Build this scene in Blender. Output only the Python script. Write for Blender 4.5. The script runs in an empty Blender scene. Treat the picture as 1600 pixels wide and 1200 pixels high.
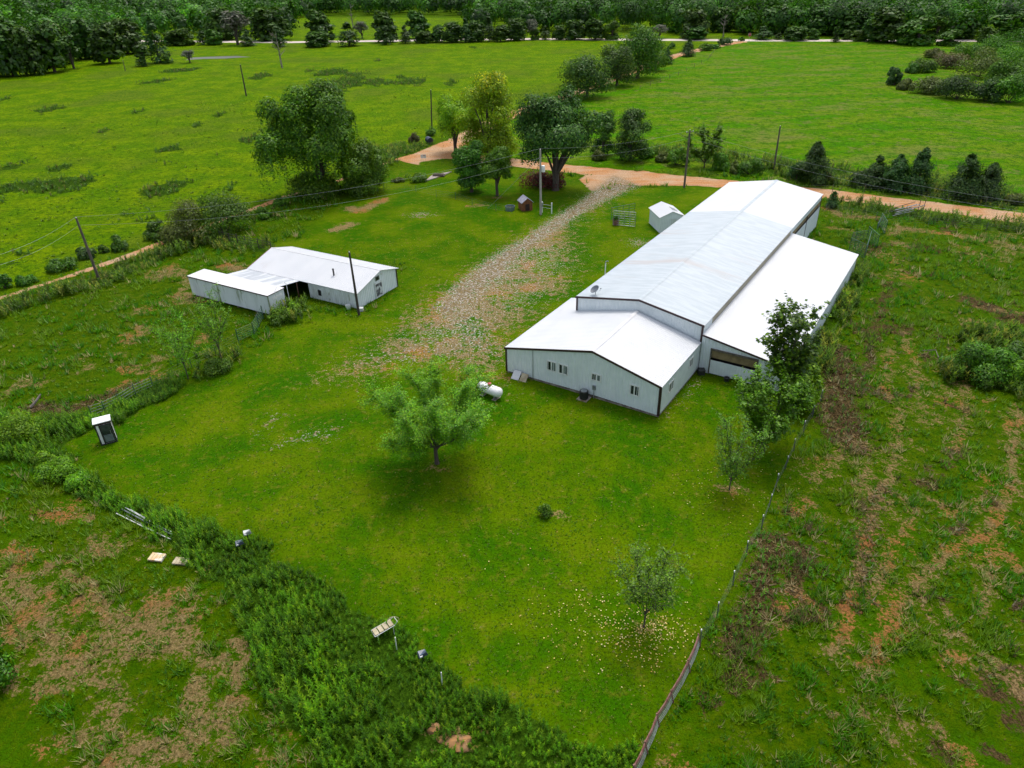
import bpy, math, random
import numpy as np
from mathutils import Vector, Matrix

# ------------------------------------------------------------------ camera
F_PX, CAM_H = 1109.0, 34.0
ROLL = math.atan(.0273)
PITCH = math.atan(663*math.cos(ROLL)/F_PX)
fw = np.array([0, math.cos(PITCH), -math.sin(PITCH)])
u0 = np.cross([1., 0, 0], fw)
xr = math.cos(ROLL)*np.array([1., 0, 0]) - math.sin(ROLL)*u0
yd = -math.sin(ROLL)*np.array([1., 0, 0]) - math.cos(ROLL)*u0
CAM = np.array([0, 0, CAM_H])

S = bpy.context.scene
COL = S.collection
cam_data = bpy.data.cameras.new('camera')
cam = bpy.data.objects.new('camera', cam_data)
COL.objects.link(cam)
cam_data.sensor_width = 36
cam_data.lens = F_PX/1600*36
cam_data.clip_start = .5
cam_data.clip_end = 8000
up = -yd
cam.matrix_world = Matrix(((xr[0], up[0], -fw[0], 0), (xr[1], up[1], -fw[1], 0), (xr[2], up[2], -fw[2], CAM_H), (0, 0, 0, 1)))
S.camera = cam

# ------------------------------------------------------------------ light
SUN_EL, SUN_AZ = 66.0, 20.0          # degrees; azimuth measured from +Y towards +X
w = bpy.data.worlds.new('World')
S.world = w
w.use_nodes = True
nt = w.node_tree
sky = nt.nodes.new('ShaderNodeTexSky')
sky.sky_type = 'NISHITA'
sky.sun_disc = False
sky.sun_elevation = math.radians(SUN_EL)
sky.sun_rotation = math.radians(SUN_AZ)
sky.air_density = 1.0
sky.dust_density = 4.0
bgn = nt.nodes['Background']
hs = nt.nodes.new('ShaderNodeHueSaturation')
hs.inputs['Saturation'].default_value = .58
nt.links.new(sky.outputs[0], hs.inputs['Color'])
nt.links.new(hs.outputs[0], bgn.inputs[0])
bgn.inputs[1].default_value = .15
sd = bpy.data.lights.new('sun', 'SUN')
sd.energy = 1.05
sd.angle = math.radians(18)
sd.color = (1, .96, .9)
sun = bpy.data.objects.new('sun', sd)
COL.objects.link(sun)
se, sa = math.radians(SUN_EL), math.radians(SUN_AZ)
sdir = Vector((math.sin(sa)*math.cos(se), math.cos(sa)*math.cos(se), math.sin(se)))
sun.rotation_euler = sdir.to_track_quat('Z', 'Y').to_euler()
S.view_settings.view_transform = 'Standard'
S.view_settings.look = 'None'
S.view_settings.exposure = .62
S.view_settings.gamma = 1
S.cycles.max_bounces = 6
S.cycles.diffuse_bounces = 3
S.cycles.glossy_bounces = 2
S.cycles.transmission_bounces = 3
S.cycles.transparent_max_bounces = 4
S.cycles.use_adaptive_sampling = True
S.cycles.adaptive_threshold = .02

# ------------------------------------------------------------------ photo geometry helpers
def gp(x, y, z=0.):
    v = fw*F_PX + xr*(x-800) + yd*(y-600)
    return CAM + v*((z-CAM_H)/v[2])
def G(x, y): return gp(x, y)[:2]
def pj(P):
    v = np.atleast_2d(P) - CAM
    d = np.maximum(v@fw, .01)
    return np.stack([800+F_PX*(v@xr)/d, 600+F_PX*(v@yd)/d], 1)
_HT = np.arange(0, 32, .1)
def hgt(bx, by, ty):
    g = gp(bx, by)
    q = pj(g[None]+np.stack([0*_HT, 0*_HT, _HT], 1))[:, 1]
    return float(_HT[np.argmin(abs(q-ty))])
def mpp(bx, by):                       # metres per picture unit at a ground spot
    g = gp(bx, by)
    return float(abs((g-CAM)@fw)/F_PX)

# ------------------------------------------------------------------ noise
_rs = np.random.RandomState(5)
_T = _rs.rand(256, 256)
def vn(x, y, s=1., seed=0):
    x = np.asarray(x)/s + seed*17.31; y = np.asarray(y)/s + seed*9.77
    xi = np.floor(x).astype(int); yi = np.floor(y).astype(int)
    fx = x-xi; fy = y-yi
    fx = fx*fx*(3-2*fx); fy = fy*fy*(3-2*fy)
    a = _T[xi % 256, yi % 256]; b = _T[(xi+1) % 256, yi % 256]
    c = _T[xi % 256, (yi+1) % 256]; d = _T[(xi+1) % 256, (yi+1) % 256]
    return (a*(1-fx)+b*fx)*(1-fy)+(c*(1-fx)+d*fx)*fy
def fbm(x, y, s, seed=0):
    return (vn(x, y, s, seed)*.5+vn(x, y, s*.47, seed+3)*.3+vn(x, y, s*.21, seed+7)*.2)

# ------------------------------------------------------------------ polygon masks in world metres
def W2(pts): return np.array([G(*p) for p in pts])
def inside(P, poly):
    x, y = P[:, 0], P[:, 1]
    r = np.zeros(len(P), bool)
    n = len(poly)
    for i in range(n):
        x1, y1 = poly[i]; x2, y2 = poly[(i+1) % n]
        if y1 == y2: continue
        c = ((y1 > y) != (y2 > y)) & (x < (x2-x1)*(y-y1)/(y2-y1)+x1)
        r ^= c
    return r
def segdist(P, pts, closed=False):
    d = np.full(len(P), 1e9)
    n = len(pts)
    for i in range(n if closed else n-1):
        a = pts[i]; b = pts[(i+1) % n]
        ab = b-a
        t = np.clip(((P-a)@ab)/max(ab@ab, 1e-9), 0, 1)
        d = np.minimum(d, np.hypot(*(P-a-t[:, None]*ab).T))
    return d
def region(P, pts, soft):
    """1 inside the polygon, fading over `soft` metres across its edge"""
    poly = W2(pts)
    lo = poly.min(0)-soft*2; hi = poly.max(0)+soft*2
    m = ((P >= lo) & (P <= hi)).all(1)
    out = np.zeros(len(P))
    if m.any():
        Q = P[m]
        d = segdist(Q, poly, True)
        ins = inside(Q, poly)
        out[m] = np.clip(.5+np.where(ins, d, -d)/soft*.5, 0, 1)
    return out
def stroke(P, pts, w_, soft):
    line = W2(pts)
    lo = line.min(0)-w_-soft*2; hi = line.max(0)+w_+soft*2
    m = ((P >= lo) & (P <= hi)).all(1)
    out = np.zeros(len(P))
    if m.any():
        d = segdist(P[m], line)
        out[m] = np.clip(.5-(d-w_/2)/soft*.5, 0, 1)
    return out
def smooth(v, a, b):
    t = np.clip((v-a)/(b-a), 0, 1)
    return t*t*(3-2*t)

LAWN = [(95, 700), (130, 660), (200, 640), (280, 610), (360, 575), (430, 520), (470, 490), (560, 495), (640, 460), (700, 430), (840, 340), (930, 290), (960, 300), (1000, 292), (1120, 292), (1140, 300), (1095, 590), (1150, 600), (1270, 640), (1195, 810), (1120, 950), (1060, 1080), (1010, 1165), (960, 1185), (850, 1150), (730, 1085), (650, 1010), (560, 950), (450, 885), (400, 840), (300, 815), (210, 780), (150, 740)]
LAWN2 = [(400, 385), (470, 370), (540, 300), (640, 255), (740, 270), (800, 262), (880, 270), (920, 290), (900, 318), (862, 341), (763, 402), (700, 450), (640, 490), (600, 480), (625, 415)]
GRAVCORE = [(925, 298), (900, 318), (862, 341), (820, 370), (763, 402), (730, 425), (705, 450), (680, 472), (660, 500), (690, 540), (740, 560), (790, 570), (790, 540), (770, 505), (775, 480), (800, 455), (835, 425), (860, 395), (880, 368), (905, 341), (945, 318), (1000, 290), (960, 275)]
GRAVTOP = [(925, 298), (900, 318), (862, 341), (820, 370), (775, 396), (740, 420), (705, 450), (675, 480), (690, 500), (740, 470), (790, 430), (825, 395), (870, 362), (900, 341), (940, 318), (1000, 290), (960, 275)]
GRAVPATCH = [(900, 318), (862, 341), (763, 402), (705, 440), (640, 485), (590, 530), (520, 575), (500, 592), (580, 590), (640, 575), (700, 580), (792, 600), (786, 560), (805, 520), (860, 480), (900, 455), (915, 400), (895, 370), (945, 318)]
WEEDS = [[(0, 650), (60, 660), (130, 652), (200, 612), (262, 587), (300, 597), (268, 622), (215, 640), (190, 662), (150, 668), (110, 690), (95, 705), (140, 745), (190, 775), (120, 760), (60, 730), (0, 715)],
         [(110, 745), (160, 758), (215, 785), (300, 815), (400, 850), (450, 887), (560, 950), (640, 990), (720, 1065), (800, 1105), (900, 1155), (1000, 1182), (990, 1215), (520, 1215), (450, 1130), (405, 1060), (385, 980), (350, 920), (285, 870), (215, 815), (120, 775)]]
ROADWEED = [[(0, 478), (60, 462), (140, 435), (215, 400), (262, 382), (310, 372), (330, 385), (290, 392), (215, 425), (170, 448), (100, 462), (40, 480), (0, 500)],
            [(560, 248), (610, 226), (690, 222), (690, 232), (640, 246), (600, 262)],
            [(960, 235), (1060, 250), (1180, 268), (1300, 290), (1420, 305), (1600, 330), (1600, 300), (1420, 275), (1250, 255), (1100, 240), (1000, 228)],
            [(1300, 325), (1400, 338), (1600, 362), (1600, 350), (1430, 328), (1310, 312)],
            [(1262, 540), (1300, 480), (1340, 415), (1350, 415), (1330, 470), (1290, 560), (1270, 640), (1255, 640)],
            [(1480, 560), (1520, 520), (1600, 530), (1600, 620), (1540, 610), (1480, 590)],
            [(420, 482), (470, 478), (480, 505), (440, 512)],
            [(310, 560), (360, 555), (368, 572), (320, 588)],
            [(310, 372), (345, 366), (430, 388), (415, 398), (350, 390)]]
ROADS = {'dirt_road': ([(1700, 354), (1600, 341), (1500, 328), (1400, 316), (1300, 304), (1200, 293), (1100, 284), (1030, 277), (960, 270), (900, 265), (830, 257), (770, 250), (700, 242)], 5.3),
         'farm_track': ([(700, 243), (655, 240), (612, 251), (560, 272), (500, 292), (440, 309), (395, 327), (330, 350), (262, 376), (190, 404), (130, 424), (60, 447), (-60, 485)], 2.0),
         'side_road': ([(690, 244), (722, 216), (765, 193), (820, 172), (880, 152), (935, 132), (985, 112), (1020, 100), (1055, 87), (1100, 76), (1160, 65)], 5.0)}
RIGHT_DIRT = [([(1395, 545), (1385, 600), (1410, 640), (1400, 720), (1370, 800), (1350, 880), (1330, 940), (1300, 1020)], .9),
              ([(1590, 640), (1580, 760), (1545, 830), (1490, 860), (1440, 900), (1400, 960), (1370, 1010), (1360, 1060)], 1.2),
              ([(1540, 770), (1530, 800), (1480, 800)], .8), ([(1430, 800), (1390, 870), (1370, 930)], .9),
              ([(1310, 700), (1300, 740)], .9), ([(1210, 980), (1235, 930)], .7), ([(1500, 590), (1510, 640), (1490, 700)], .8),
              ([(1410, 520), (1440, 600), (1450, 660)], .6), ([(1545, 830), (1550, 900), (1530, 960)], .8),
              ([(1290, 325), (1320, 338), (1370, 340)], 1.8), ([(1300, 355), (1330, 360)], 1.5), ([(1395, 365), (1410, 355), (1470, 365), (1600, 385)], 2.0), ([(1400, 378), (1420, 385)], 1.5),
              ([(1500, 500), (1600, 520)], 1.2), ([(1530, 480), (1600, 490)], 1.)]
DARK_THATCH = [([(1300, 545), (1315, 590), (1310, 650), (1330, 690)], 3.2), ([(1215, 840), (1190, 900), (1180, 960), (1150, 1010)], 1.7), ([(1520, 470), (1590, 500)], 2.5), ([(1330, 640), (1360, 560), (1375, 480), (1390, 440)], .7),
               ([(1260, 860), (1240, 930)], 1.2), ([(40, 640), (110, 640), (170, 618), (205, 604)], 1.2), ([(1370, 760), (1350, 900)], .8)]
LEFT_DIRT = [([(190, 960), (300, 1010), (345, 1035)], .9), ([(372, 1000), (365, 1090), (345, 1115)], .9), ([(60, 800), (135, 812)], .8), ([(145, 835), (160, 862)], .7), ([(80, 1165), (150, 1155), (190, 1170)], .6),
             ([(225, 1150), (250, 1135)], .5), ([(20, 860), (60, 960), (100, 1010)], 1.), ([(110, 900), (160, 960), (180, 1030)], .9), ([(230, 960), (310, 950)], .7), ([(0, 870), (40, 865)], .8), ([(150, 1060), (190, 1110), (150, 1140)], .9),
             ([(550, 350), (520, 360)], 2.2), ([(600, 312), (560, 330), (545, 325)], 2.2), ([(350, 415), (375, 420)], 1.8), ([(285, 460), (300, 465)], 1.5), ([(700, 1145), (735, 1150)], .55), ([(675, 1138), (690, 1150)], .35), ([(862, 804), (882, 806)], .45), ([(676, 731), (694, 731)], .5), ([(1128, 768), (1150, 764)], .9), ([(1000, 978), (1014, 978)], .5), ([(735, 322), (760, 320)], .9), ([(770, 308), (784, 308)], .6)]
PALE = [[(420, 700), (440, 690), (480, 672), (530, 668), (520, 685), (470, 690)], [(400, 680), (425, 645), (445, 650), (425, 665)], [(975, 375), (1000, 372), (1020, 378), (1010, 388), (985, 385)], [(1090, 590), (1065, 615), (1040, 650), (1048, 640), (1095, 600)],
        [(630, 335), (660, 330), (690, 336), (650, 342)], [(560, 560), (640, 548), (700, 558), (640, 572)]]
CLUMPS_FAR = [(240, 128, 25, 4), (540, 127, 38, 16), (515, 113, 30, 6), (585, 128, 18, 7), (640, 128, 30, 8), (625, 120, 8, 3), (655, 127, 16, 9), (705, 130, 12, 7), (405, 120, 18, 6), (483, 111, 10, 4), (285, 110, 28, 4), (590, 95, 5, 2), (740, 74, 8, 2), (75, 172, 24, 7), (270, 230, 20, 9), (310, 195, 8, 5), (100, 290, 45, 12), (40, 290, 40, 10), (250, 300, 25, 8), (20, 260, 22, 6), (92, 262, 20, 8), (270, 290, 28, 9), (160, 205, 8, 4), (215, 175, 9, 4), (420, 340, 40, 6), (340, 180, 10, 5), (8, 155, 6, 3), (395, 215, 20, 10)]

def masks(P):
    """what covers the ground at each spot"""
    R = {}
    n1 = fbm(P[:, 0], P[:, 1], 3.0, 1); n2 = fbm(P[:, 0], P[:, 1], 11.0, 2)
    wob = (fbm(P[:, 0], P[:, 1], 2.2, 11)-.5)
    dist = np.hypot(P[:, 0], P[:, 1])
    lawn = np.maximum(region(P, LAWN, 1.6), region(P, LAWN2, 2.0)*.9)
    lawn = np.clip(lawn+wob*.8*(lawn > 0)*(lawn < 1), 0, 1)
    R['lawn'] = lawn
    road = np.zeros(len(P))
    for k, (pts, wd) in ROADS.items():
        road = np.maximum(road, stroke(P+np.stack([wob, wob], 1)*1.0, pts, wd, .5 if k != 'farm_track' else .9)*(1 if k != 'farm_track' else .72+.5*(n2-.5)))
    road = np.maximum(road, region(P, [(655, 258), (622, 251), (640, 243), (690, 222), (720, 215), (745, 238), (700, 247), (655, 253)], 1.))
    road = np.maximum(road, region(P, [(1000, 290), (960, 288), (925, 300), (905, 280), (930, 266), (1040, 278), (1090, 290)], 1.2))
    R['road'] = road
    g = np.maximum(np.maximum(region(P, GRAVTOP, 1.6)*.80, region(P, GRAVCORE, 3)*.52), region(P, GRAVPATCH, 4.5)*.42)
    for p in PALE: g = np.maximum(g, region(P, p, 1.6)*.52)
    R['gravel'] = g
    fines = region(P, GRAVPATCH, 4.)*smooth(fbm(P[:, 0], P[:, 1], 5, 35), .28, .55)*.68
    d = np.zeros(len(P)); t = np.zeros(len(P))
    for pts, wd in RIGHT_DIRT: d = np.maximum(d, stroke(P+np.stack([wob*2.2, wob], 1), pts, wd*.8, 1.0)*.84)
    for pts, wd in LEFT_DIRT: d = np.maximum(d, stroke(P+np.stack([wob*1.5, wob], 1), pts, wd, 1.0)*.9)
    for pts, wd in DARK_THATCH: t = np.maximum(t, stroke(P+np.stack([wob*2, wob], 1), pts, wd, 1.6))
    q = pj(np.c_[P, np.zeros(len(P))])
    front = P[:, 1] > 5
    lowleft = region(P, [(-900, 760), (120, 770), (285, 880), (380, 990), (450, 1150), (520, 1500), (-1500, 1500)], 2.5)
    right = region(P, [(1290, 330), (2300, 440), (3000, 1500), (1000, 1500), (1010, 1180), (1120, 950), (1195, 810), (1270, 640), (1350, 410)], 1.5)
    pen = region(P, [(-300, 560), (0, 500), (170, 452), (300, 390), (360, 480), (330, 560), (260, 590), (100, 650), (-300, 660)], 2.)
    R['lowleft'] = lowleft; R['right'] = right; R['pen'] = pen
    rn = vn(P[:, 0]*.93+P[:, 1]*.36, (P[:, 1]*.93-P[:, 0]*.36)*.28, .9, 21)      # streaks that run along the rows
    d = np.maximum(d, lowleft*smooth(fbm(P[:, 0], P[:, 1], 2.6, 31), .40, .66)*.60)
    d = np.maximum(d, right*smooth(rn*.6+n2*.4, .50, .76)*.52*smooth(-dist, -75, -45))
    d = np.maximum(d, right*smooth(fbm(P[:, 0], P[:, 1], 6, 32), .50, .72)*.42)
    d = np.maximum(d, pen*smooth(fbm(P[:, 0], P[:, 1], 5, 33), .58, .70)*.55)
    t = np.maximum(t, right*smooth(fbm(P[:, 0], P[:, 1], 3, 34), .60, .72)*.55)
    d = np.maximum(d, fines); R['dirt'] = d; R['thatch'] = t*.98
    wd = np.zeros(len(P))
    for p in WEEDS: wd = np.maximum(wd, region(P+np.stack([wob, wob], 1)*1.4, p, .7))
    R['weed'] = wd
    rw = np.zeros(len(P))
    for p in ROADWEED: rw = np.maximum(rw, region(P+np.stack([wob, wob], 1)*2.2, p, 1.5))
    R['rweed'] = np.maximum(rw, stroke(P, [(760, 300), (830, 300)], 1, 1)*0)*(1-smooth(road, .2, .5))
    # pasture beyond the farm track, rough field beyond the dirt road
    R['pasture'] = region(P, [(-2500, 900), (-300, 560), (-60, 478), (130, 418), (262, 370), (400, 320), (560, 262), (640, 236), (700, 205), (900, 130), (1060, 80), (1160, 62), (1160, 30), (-900, 20)], 2.)
    R['farfield'] = region(P, [(1160, 62), (1060, 88), (930, 140), (800, 190), (760, 245), (960, 262), (1200, 285), (1420, 310), (1600, 335), (2400, 420), (2600, 90), (1700, 55)], 2.)
    sc = np.zeros(len(P))
    for (x, y, rx, ry) in CLUMPS_FAR:
        c = G(x, y); a = G(x+rx, y); b = G(x, y-ry)
        sx = np.hypot(*(a-c)); sy = np.hypot(*(b-c))
        dd = np.hypot((P[:, 0]-c[0])/sx, (P[:, 1]-c[1])/sy)
        sc = np.maximum(sc, smooth(-(dd+wob*1.2+(n2-.5)*1.2), -1.15, -.5))
    sc = np.maximum(sc, R['pasture']*smooth(fbm(P[:, 0], P[:, 1], 9, 41), .70, .78)*smooth(-dist, -260, -120)*.6)
    R['scrub'] = sc
    return R

# ------------------------------------------------------------------ mesh and object helpers
def np_mesh(name, V, F, cols=None, smooth_=False):
    me = bpy.data.meshes.new(name)
    V = np.ascontiguousarray(V, dtype=np.float32); F = np.ascontiguousarray(F, dtype=np.int32)
    k = F.shape[1]
    me.vertices.add(len(V)); me.loops.add(F.size); me.polygons.add(len(F))
    me.vertices.foreach_set('co', V.ravel())
    me.polygons.foreach_set('loop_start', np.arange(0, F.size, k, dtype=np.int32))
    me.loops.foreach_set('vertex_index', F.ravel())
    if smooth_: me.polygons.foreach_set('use_smooth', np.ones(len(F), bool))
    for nm, c in (cols or {}).items():
        a = me.color_attributes.new(nm, 'FLOAT_COLOR', 'POINT')
        if c.shape[1] == 3: c = np.c_[c, np.ones(len(c))]
        a.data.foreach_set('color', np.ascontiguousarray(c, dtype=np.float32).ravel())
    me.update(calc_edges=True)
    return me
def link(name, me, mat=None, parent=None, loc=None, rz=None):
    o = bpy.data.objects.new(name, me)
    COL.objects.link(o)
    if mat is not None and me is not None:
        me.materials.clear(); me.materials.append(mat)
    if parent is not None: o.parent = parent
    if loc is not None: o.location = loc
    if rz is not None: o.rotation_euler = (0, 0, rz)
    return o
def tag(o, label=None, cat=None, group=None, kind=None):
    if label: o['label'] = label
    if cat: o['category'] = cat
    if group: o['group'] = group
    if kind: o['kind'] = kind
    return o
def thing(name, label, cat, loc=(0, 0, 0), rz=0, group=None):
    o = bpy.data.objects.new(name, None)
    COL.objects.link(o)
    o.location = loc; o.rotation_euler = (0, 0, rz); o.empty_display_size = .3
    return tag(o, label, cat, group)

class MB:
    def __init__(s): s.v = []; s.f = []
    def add(s, vs, fs):
        b = len(s.v); s.v += [tuple(map(float, p)) for p in vs]; s.f += [tuple(i+b for i in f) for f in fs]; return s
    def box(s, x0, x1, y0, y1, z0, z1):
        return s.add([(x0, y0, z0), (x1, y0, z0), (x1, y1, z0), (x0, y1, z0), (x0, y0, z1), (x1, y0, z1), (x1, y1, z1), (x0, y1, z1)],
                     [(0, 3, 2, 1), (4, 5, 6, 7), (0, 1, 5, 4), (1, 2, 6, 5), (2, 3, 7, 6), (3, 0, 4, 7)])
    def hexa(s, p):   # eight corners, bottom four then top four
        return s.add(p, [(0, 3, 2, 1), (4, 5, 6, 7), (0, 1, 5, 4), (1, 2, 6, 5), (2, 3, 7, 6), (3, 0, 4, 7)])
    def beam(s, a, b, w_, h_, side=None):
        a = Vector(a); b = Vector(b); d = (b-a).normalized()
        u = Vector((0, 0, 1)) if abs(d.z) < .95 else Vector((1, 0, 0))
        r = d.cross(u).normalized()*w_/2; q = r.cross(d).normalized()*h_/2
        return s.hexa([a-r-q, a+r-q, b+r-q, b-r-q, a-r+q, a+r+q, b+r+q, b-r+q])
    def tube(s, pts, rad, n=6, cap=True):
        pts = [Vector(p) for p in pts]
        if not hasattr(rad, '__len__'): rad = [rad]*len(pts)
        b = len(s.v); m = len(pts)
        for i, p in enumerate(pts):
            d = (pts[min(i+1, m-1)]-pts[max(i-1, 0)]).normalized()
            u = Vector((1, 0, 0)) if abs(d.x) < .8 else Vector((0, 1, 0))
            r = d.cross(u).normalized(); q = d.cross(r)
            for k in range(n):
                a = 2*math.pi*k/n
                s.v.append(tuple(p+(r*math.cos(a)+q*math.sin(a))*rad[i]))
        for i in range(m-1):
            for k in range(n):
                s.f.append((b+i*n+k, b+i*n+(k+1) % n, b+(i+1)*n+(k+1) % n, b+(i+1)*n+k))
        if cap:
            s.f.append(tuple(b+k for k in reversed(range(n)))); s.f.append(tuple(b+(m-1)*n+k for k in range(n)))
        return s
    def lathe(s, prof, n=20, c=(0, 0, 0), axis='z'):
        b = len(s.v)
        for r, z in prof:
            for k in range(n):
                a = 2*math.pi*k/n
                x, y = r*math.cos(a), r*math.sin(a)
                p = (c[0]+x, c[1]+y, c[2]+z) if axis == 'z' else (c[0]+z, c[1]+x, c[2]+y)
                s.v.append(p)
        for i in range(len(prof)-1):
            for k in range(n):
                s.f.append((b+i*n+k, b+i*n+(k+1) % n, b+(i+1)*n+(k+1) % n, b+(i+1)*n+k))
        s.f.append(tuple(b+k for k in reversed(range(n)))); s.f.append(tuple(b+(len(prof)-1)*n+k for k in range(n)))
        return s
    def build(s, name, mat, parent=None, loc=None, rz=None, smooth_=False):
        me = bpy.data.meshes.new(name)
        me.from_pydata(s.v, [], s.f); me.update()
        if smooth_:
            me.polygons.foreach_set('use_smooth', np.ones(len(me.polygons), bool))
            me.set_sharp_from_angle(angle=math.radians(40))
        return link(name, me, mat, parent, loc, rz)

# ------------------------------------------------------------------ materials
def nodes(name):
    m = bpy.data.materials.new(name); m.use_nodes = True
    t = m.node_tree
    return m, t, t.nodes['Principled BSDF']
def nz(t, scale, detail=3, vec=None, rough=.55, dist=0.):
    n = t.nodes.new('ShaderNodeTexNoise')
    n.inputs['Scale'].default_value = scale; n.inputs['Detail'].default_value = detail; n.inputs['Roughness'].default_value = rough
    n.inputs['Distortion'].default_value = dist
    if vec is not None: t.links.new(vec, n.inputs['Vector'])
    return n.outputs['Fac']
def mr(t, v, a, b, c=0., d=1.):
    n = t.nodes.new('ShaderNodeMapRange'); n.interpolation_type = 'SMOOTHSTEP'
    t.links.new(v, n.inputs[0])
    for i, x in enumerate((a, b, c, d)): n.inputs[i+1].default_value = x
    return n.outputs[0]
def mth(t, op, a, b=None, c=None):
    n = t.nodes.new('ShaderNodeMath'); n.operation = op
    for i, x in enumerate((a, b, c)):
        if x is None: continue
        if hasattr(x, 'links'): t.links.new(x, n.inputs[i])
        else: n.inputs[i].default_value = x
    return n.outputs[0]
def mixc(t, f, a, b):
    n = t.nodes.new('ShaderNodeMix'); n.data_type = 'RGBA'
    if hasattr(f, 'links'): t.links.new(f, n.inputs[0])
    else: n.inputs[0].default_value = f
    for i, x in ((6, a), (7, b)):
        if hasattr(x, 'links'): t.links.new(x, n.inputs[i])
        else: n.inputs[i].default_value = (*x, 1)
    return n.outputs[2]
def mapping(t, scale=(1, 1, 1), rot=(0, 0, 0), src='Object'):
    c = t.nodes.new('ShaderNodeTexCoord'); m = t.nodes.new('ShaderNodeMapping')
    m.inputs['Scale'].default_value = scale; m.inputs['Rotation'].default_value = rot
    t.links.new(c.outputs[src], m.inputs['Vector'])
    return m.outputs[0]
def bump(t, h, p, strength=.5, dist=.05):
    b = t.nodes.new('ShaderNodeBump'); b.inputs['Strength'].default_value = strength; b.inputs['Distance'].default_value = dist
    t.links.new(h, b.inputs['Height']); t.links.new(b.outputs[0], p.inputs['Normal'])
def pm(name, c1, c2=None, scale=2., rough=.6, metal=0., lo=.35, hi=.65, stretch=(1, 1, 1), c3=None, s3=8., lo3=.6, hi3=.7, bmp=0.):
    m, t, p = nodes(name)
    v = mapping(t, stretch)
    p.inputs['Roughness'].default_value = rough; p.inputs['Metallic'].default_value = metal
    if c2 is None: c2 = tuple(x*.8 for x in c1)
    f = nz(t, scale, 4, v)
    col = mixc(t, mr(t, f, lo, hi), c1, c2)
    if c3 is not None: col = mixc(t, mr(t, nz(t, s3, 5, v, .65), lo3, hi3), col, c3)
    t.links.new(col, p.inputs['Base Color'])
    if bmp: bump(t, nz(t, scale*6, 3, v), p, bmp, .02)
    return m
M = {}
M['wall'] = pm('barn_siding', (.70, .76, .78), (.76, .81, .83), 1.2, .5)
M['wall_shed'] = pm('weathered_siding', (.72, .76, .78), (.60, .63, .63), 1.5, .6, stretch=(1, 1, .25), c3=(.30, .30, .24), s3=2.2, lo3=.56, hi3=.72)
M['roof'] = pm('white_roof_metal', (.59, .605, .62), (.55, .57, .59), .35, .42, c3=(.54, .545, .55), s3=.5, lo3=.58, hi3=.78, stretch=(1, .6, 1))
M['roof_old'] = pm('older_roof_metal', (.40, .455, .485), (.46, .51, .54), 2.2, .42, stretch=(.12, 1.0, 1), lo=.40, hi=.62, c3=(.42, .40, .39), s3=.35, lo3=.54, hi3=.74)  # older metal; the blue tint paints in the sky's reflection
M['roof_dirty'] = pm('dirty_roof_metal', (.66, .66, .66), (.56, .56, .57), .8, .5, stretch=(.6, .6, 1))
M['roof_wing'] = pm('mixed_panel_roof', (.56, .58, .60), (.40, .43, .46), .9, .5, stretch=(1.2, .1, 1), lo=.45, hi=.55)
M['trim'] = pm('dark_brown_trim', (.035, .012, .014), None, 2, .5)
M['trim_white'] = pm('white_trim', (.8, .8, .8), None, 2, .5)
M['glass'] = pm('window_glass', (.012, .014, .018), (.03, .035, .04), 1.5, .12)
M['screen'] = pm('window_screen', (.10, .13, .13), (.14, .17, .16), 3, .7)
M['found'] = pm('foundation_block', (.30, .26, .22), (.14, .11, .09), 1.5, .9)
M['trans'] = pm('translucent_panel', (.36, .32, .24), (.44, .40, .31), .5, .6)
M['dark'] = pm('dark_interior', (.012, .011, .01), None, 2, .9)  # near-black; paints the unlit inside of bay and doorway as colour
M['tan'] = pm('plywood_board', (.30, .22, .11), (.20, .14, .07), 1.5, .8)
M['box'] = pm('trailer_side', (.74, .78, .79), (.64, .68, .68), 1.2, .6, c3=(.12, .17, .03), s3=1.3, lo3=.52, hi3=.66, stretch=(.95, 1, .13))
M['grey'] = pm('galvanised_steel', (.36, .38, .40), (.25, .27, .29), 4, .45, .6)
M['white'] = pm('white_paint', (.82, .82, .82), (.72, .72, .71), 3, .35)
M['tankwhite'] = pm('tank_enamel', (.85, .85, .85), (.78, .78, .78), 3, .3)
M['red'] = pm('red_dome', (.45, .02, .05), None, 3, .4)
M['black'] = pm('black_plastic', (.015, .015, .017), (.03, .03, .03), 4, .5)
M['pole'] = pm('weathered_pole_wood', (.15, .125, .10), (.08, .065, .05), 3, .9, stretch=(3, 3, .3))
M['palepole'] = pm('pale_pole_wood', (.42, .39, .34), (.30, .27, .23), 3, .9, stretch=(3, 3, .3))
M['darkpole'] = pm('creosote_pole_wood', (.035, .03, .025), (.06, .05, .04), 3, .9, stretch=(3, 3, .3))
M['wire'] = pm('aluminium_wire', (.30, .32, .33), None, 3, .4, .3)
M['dwire'] = pm('barbed_wire', (.09, .10, .10), None, 3, .6)
M['gatepaint'] = pm('green_gate_paint', (.02, .10, .06), (.05, .10, .07), 3, .5)
M['pipe'] = pm('grey_pipe', (.22, .25, .23), (.13, .15, .13), 2, .5)
M['rust'] = pm('rusty_wood_rail', (.16, .06, .045), (.24, .13, .10), 3, .8)
M['paleboard'] = pm('pale_board', (.62, .50, .30), (.55, .30, .12), 1.4, .8, c3=(.72, .68, .58), s3=2.5, lo3=.5, hi3=.6)
M['greyboard'] = pm('grey_board', (.46, .40, .27), (.34, .28, .18), 2, .8)
M['cedarwood'] = pm('red_shed_wood', (.24, .09, .035), (.16, .055, .02), 3, .8)
M['shingle'] = pm('grey_shingle', (.20, .20, .25), (.36, .36, .42), 5, .7)
M['tub'] = pm('stock_tank_steel', (.14, .20, .20), (.2, .28, .28), 3, .4, .3)
M['water'] = pm('dark_water', (.03, .04, .015), (.06, .05, .025), 1, .45)
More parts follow.
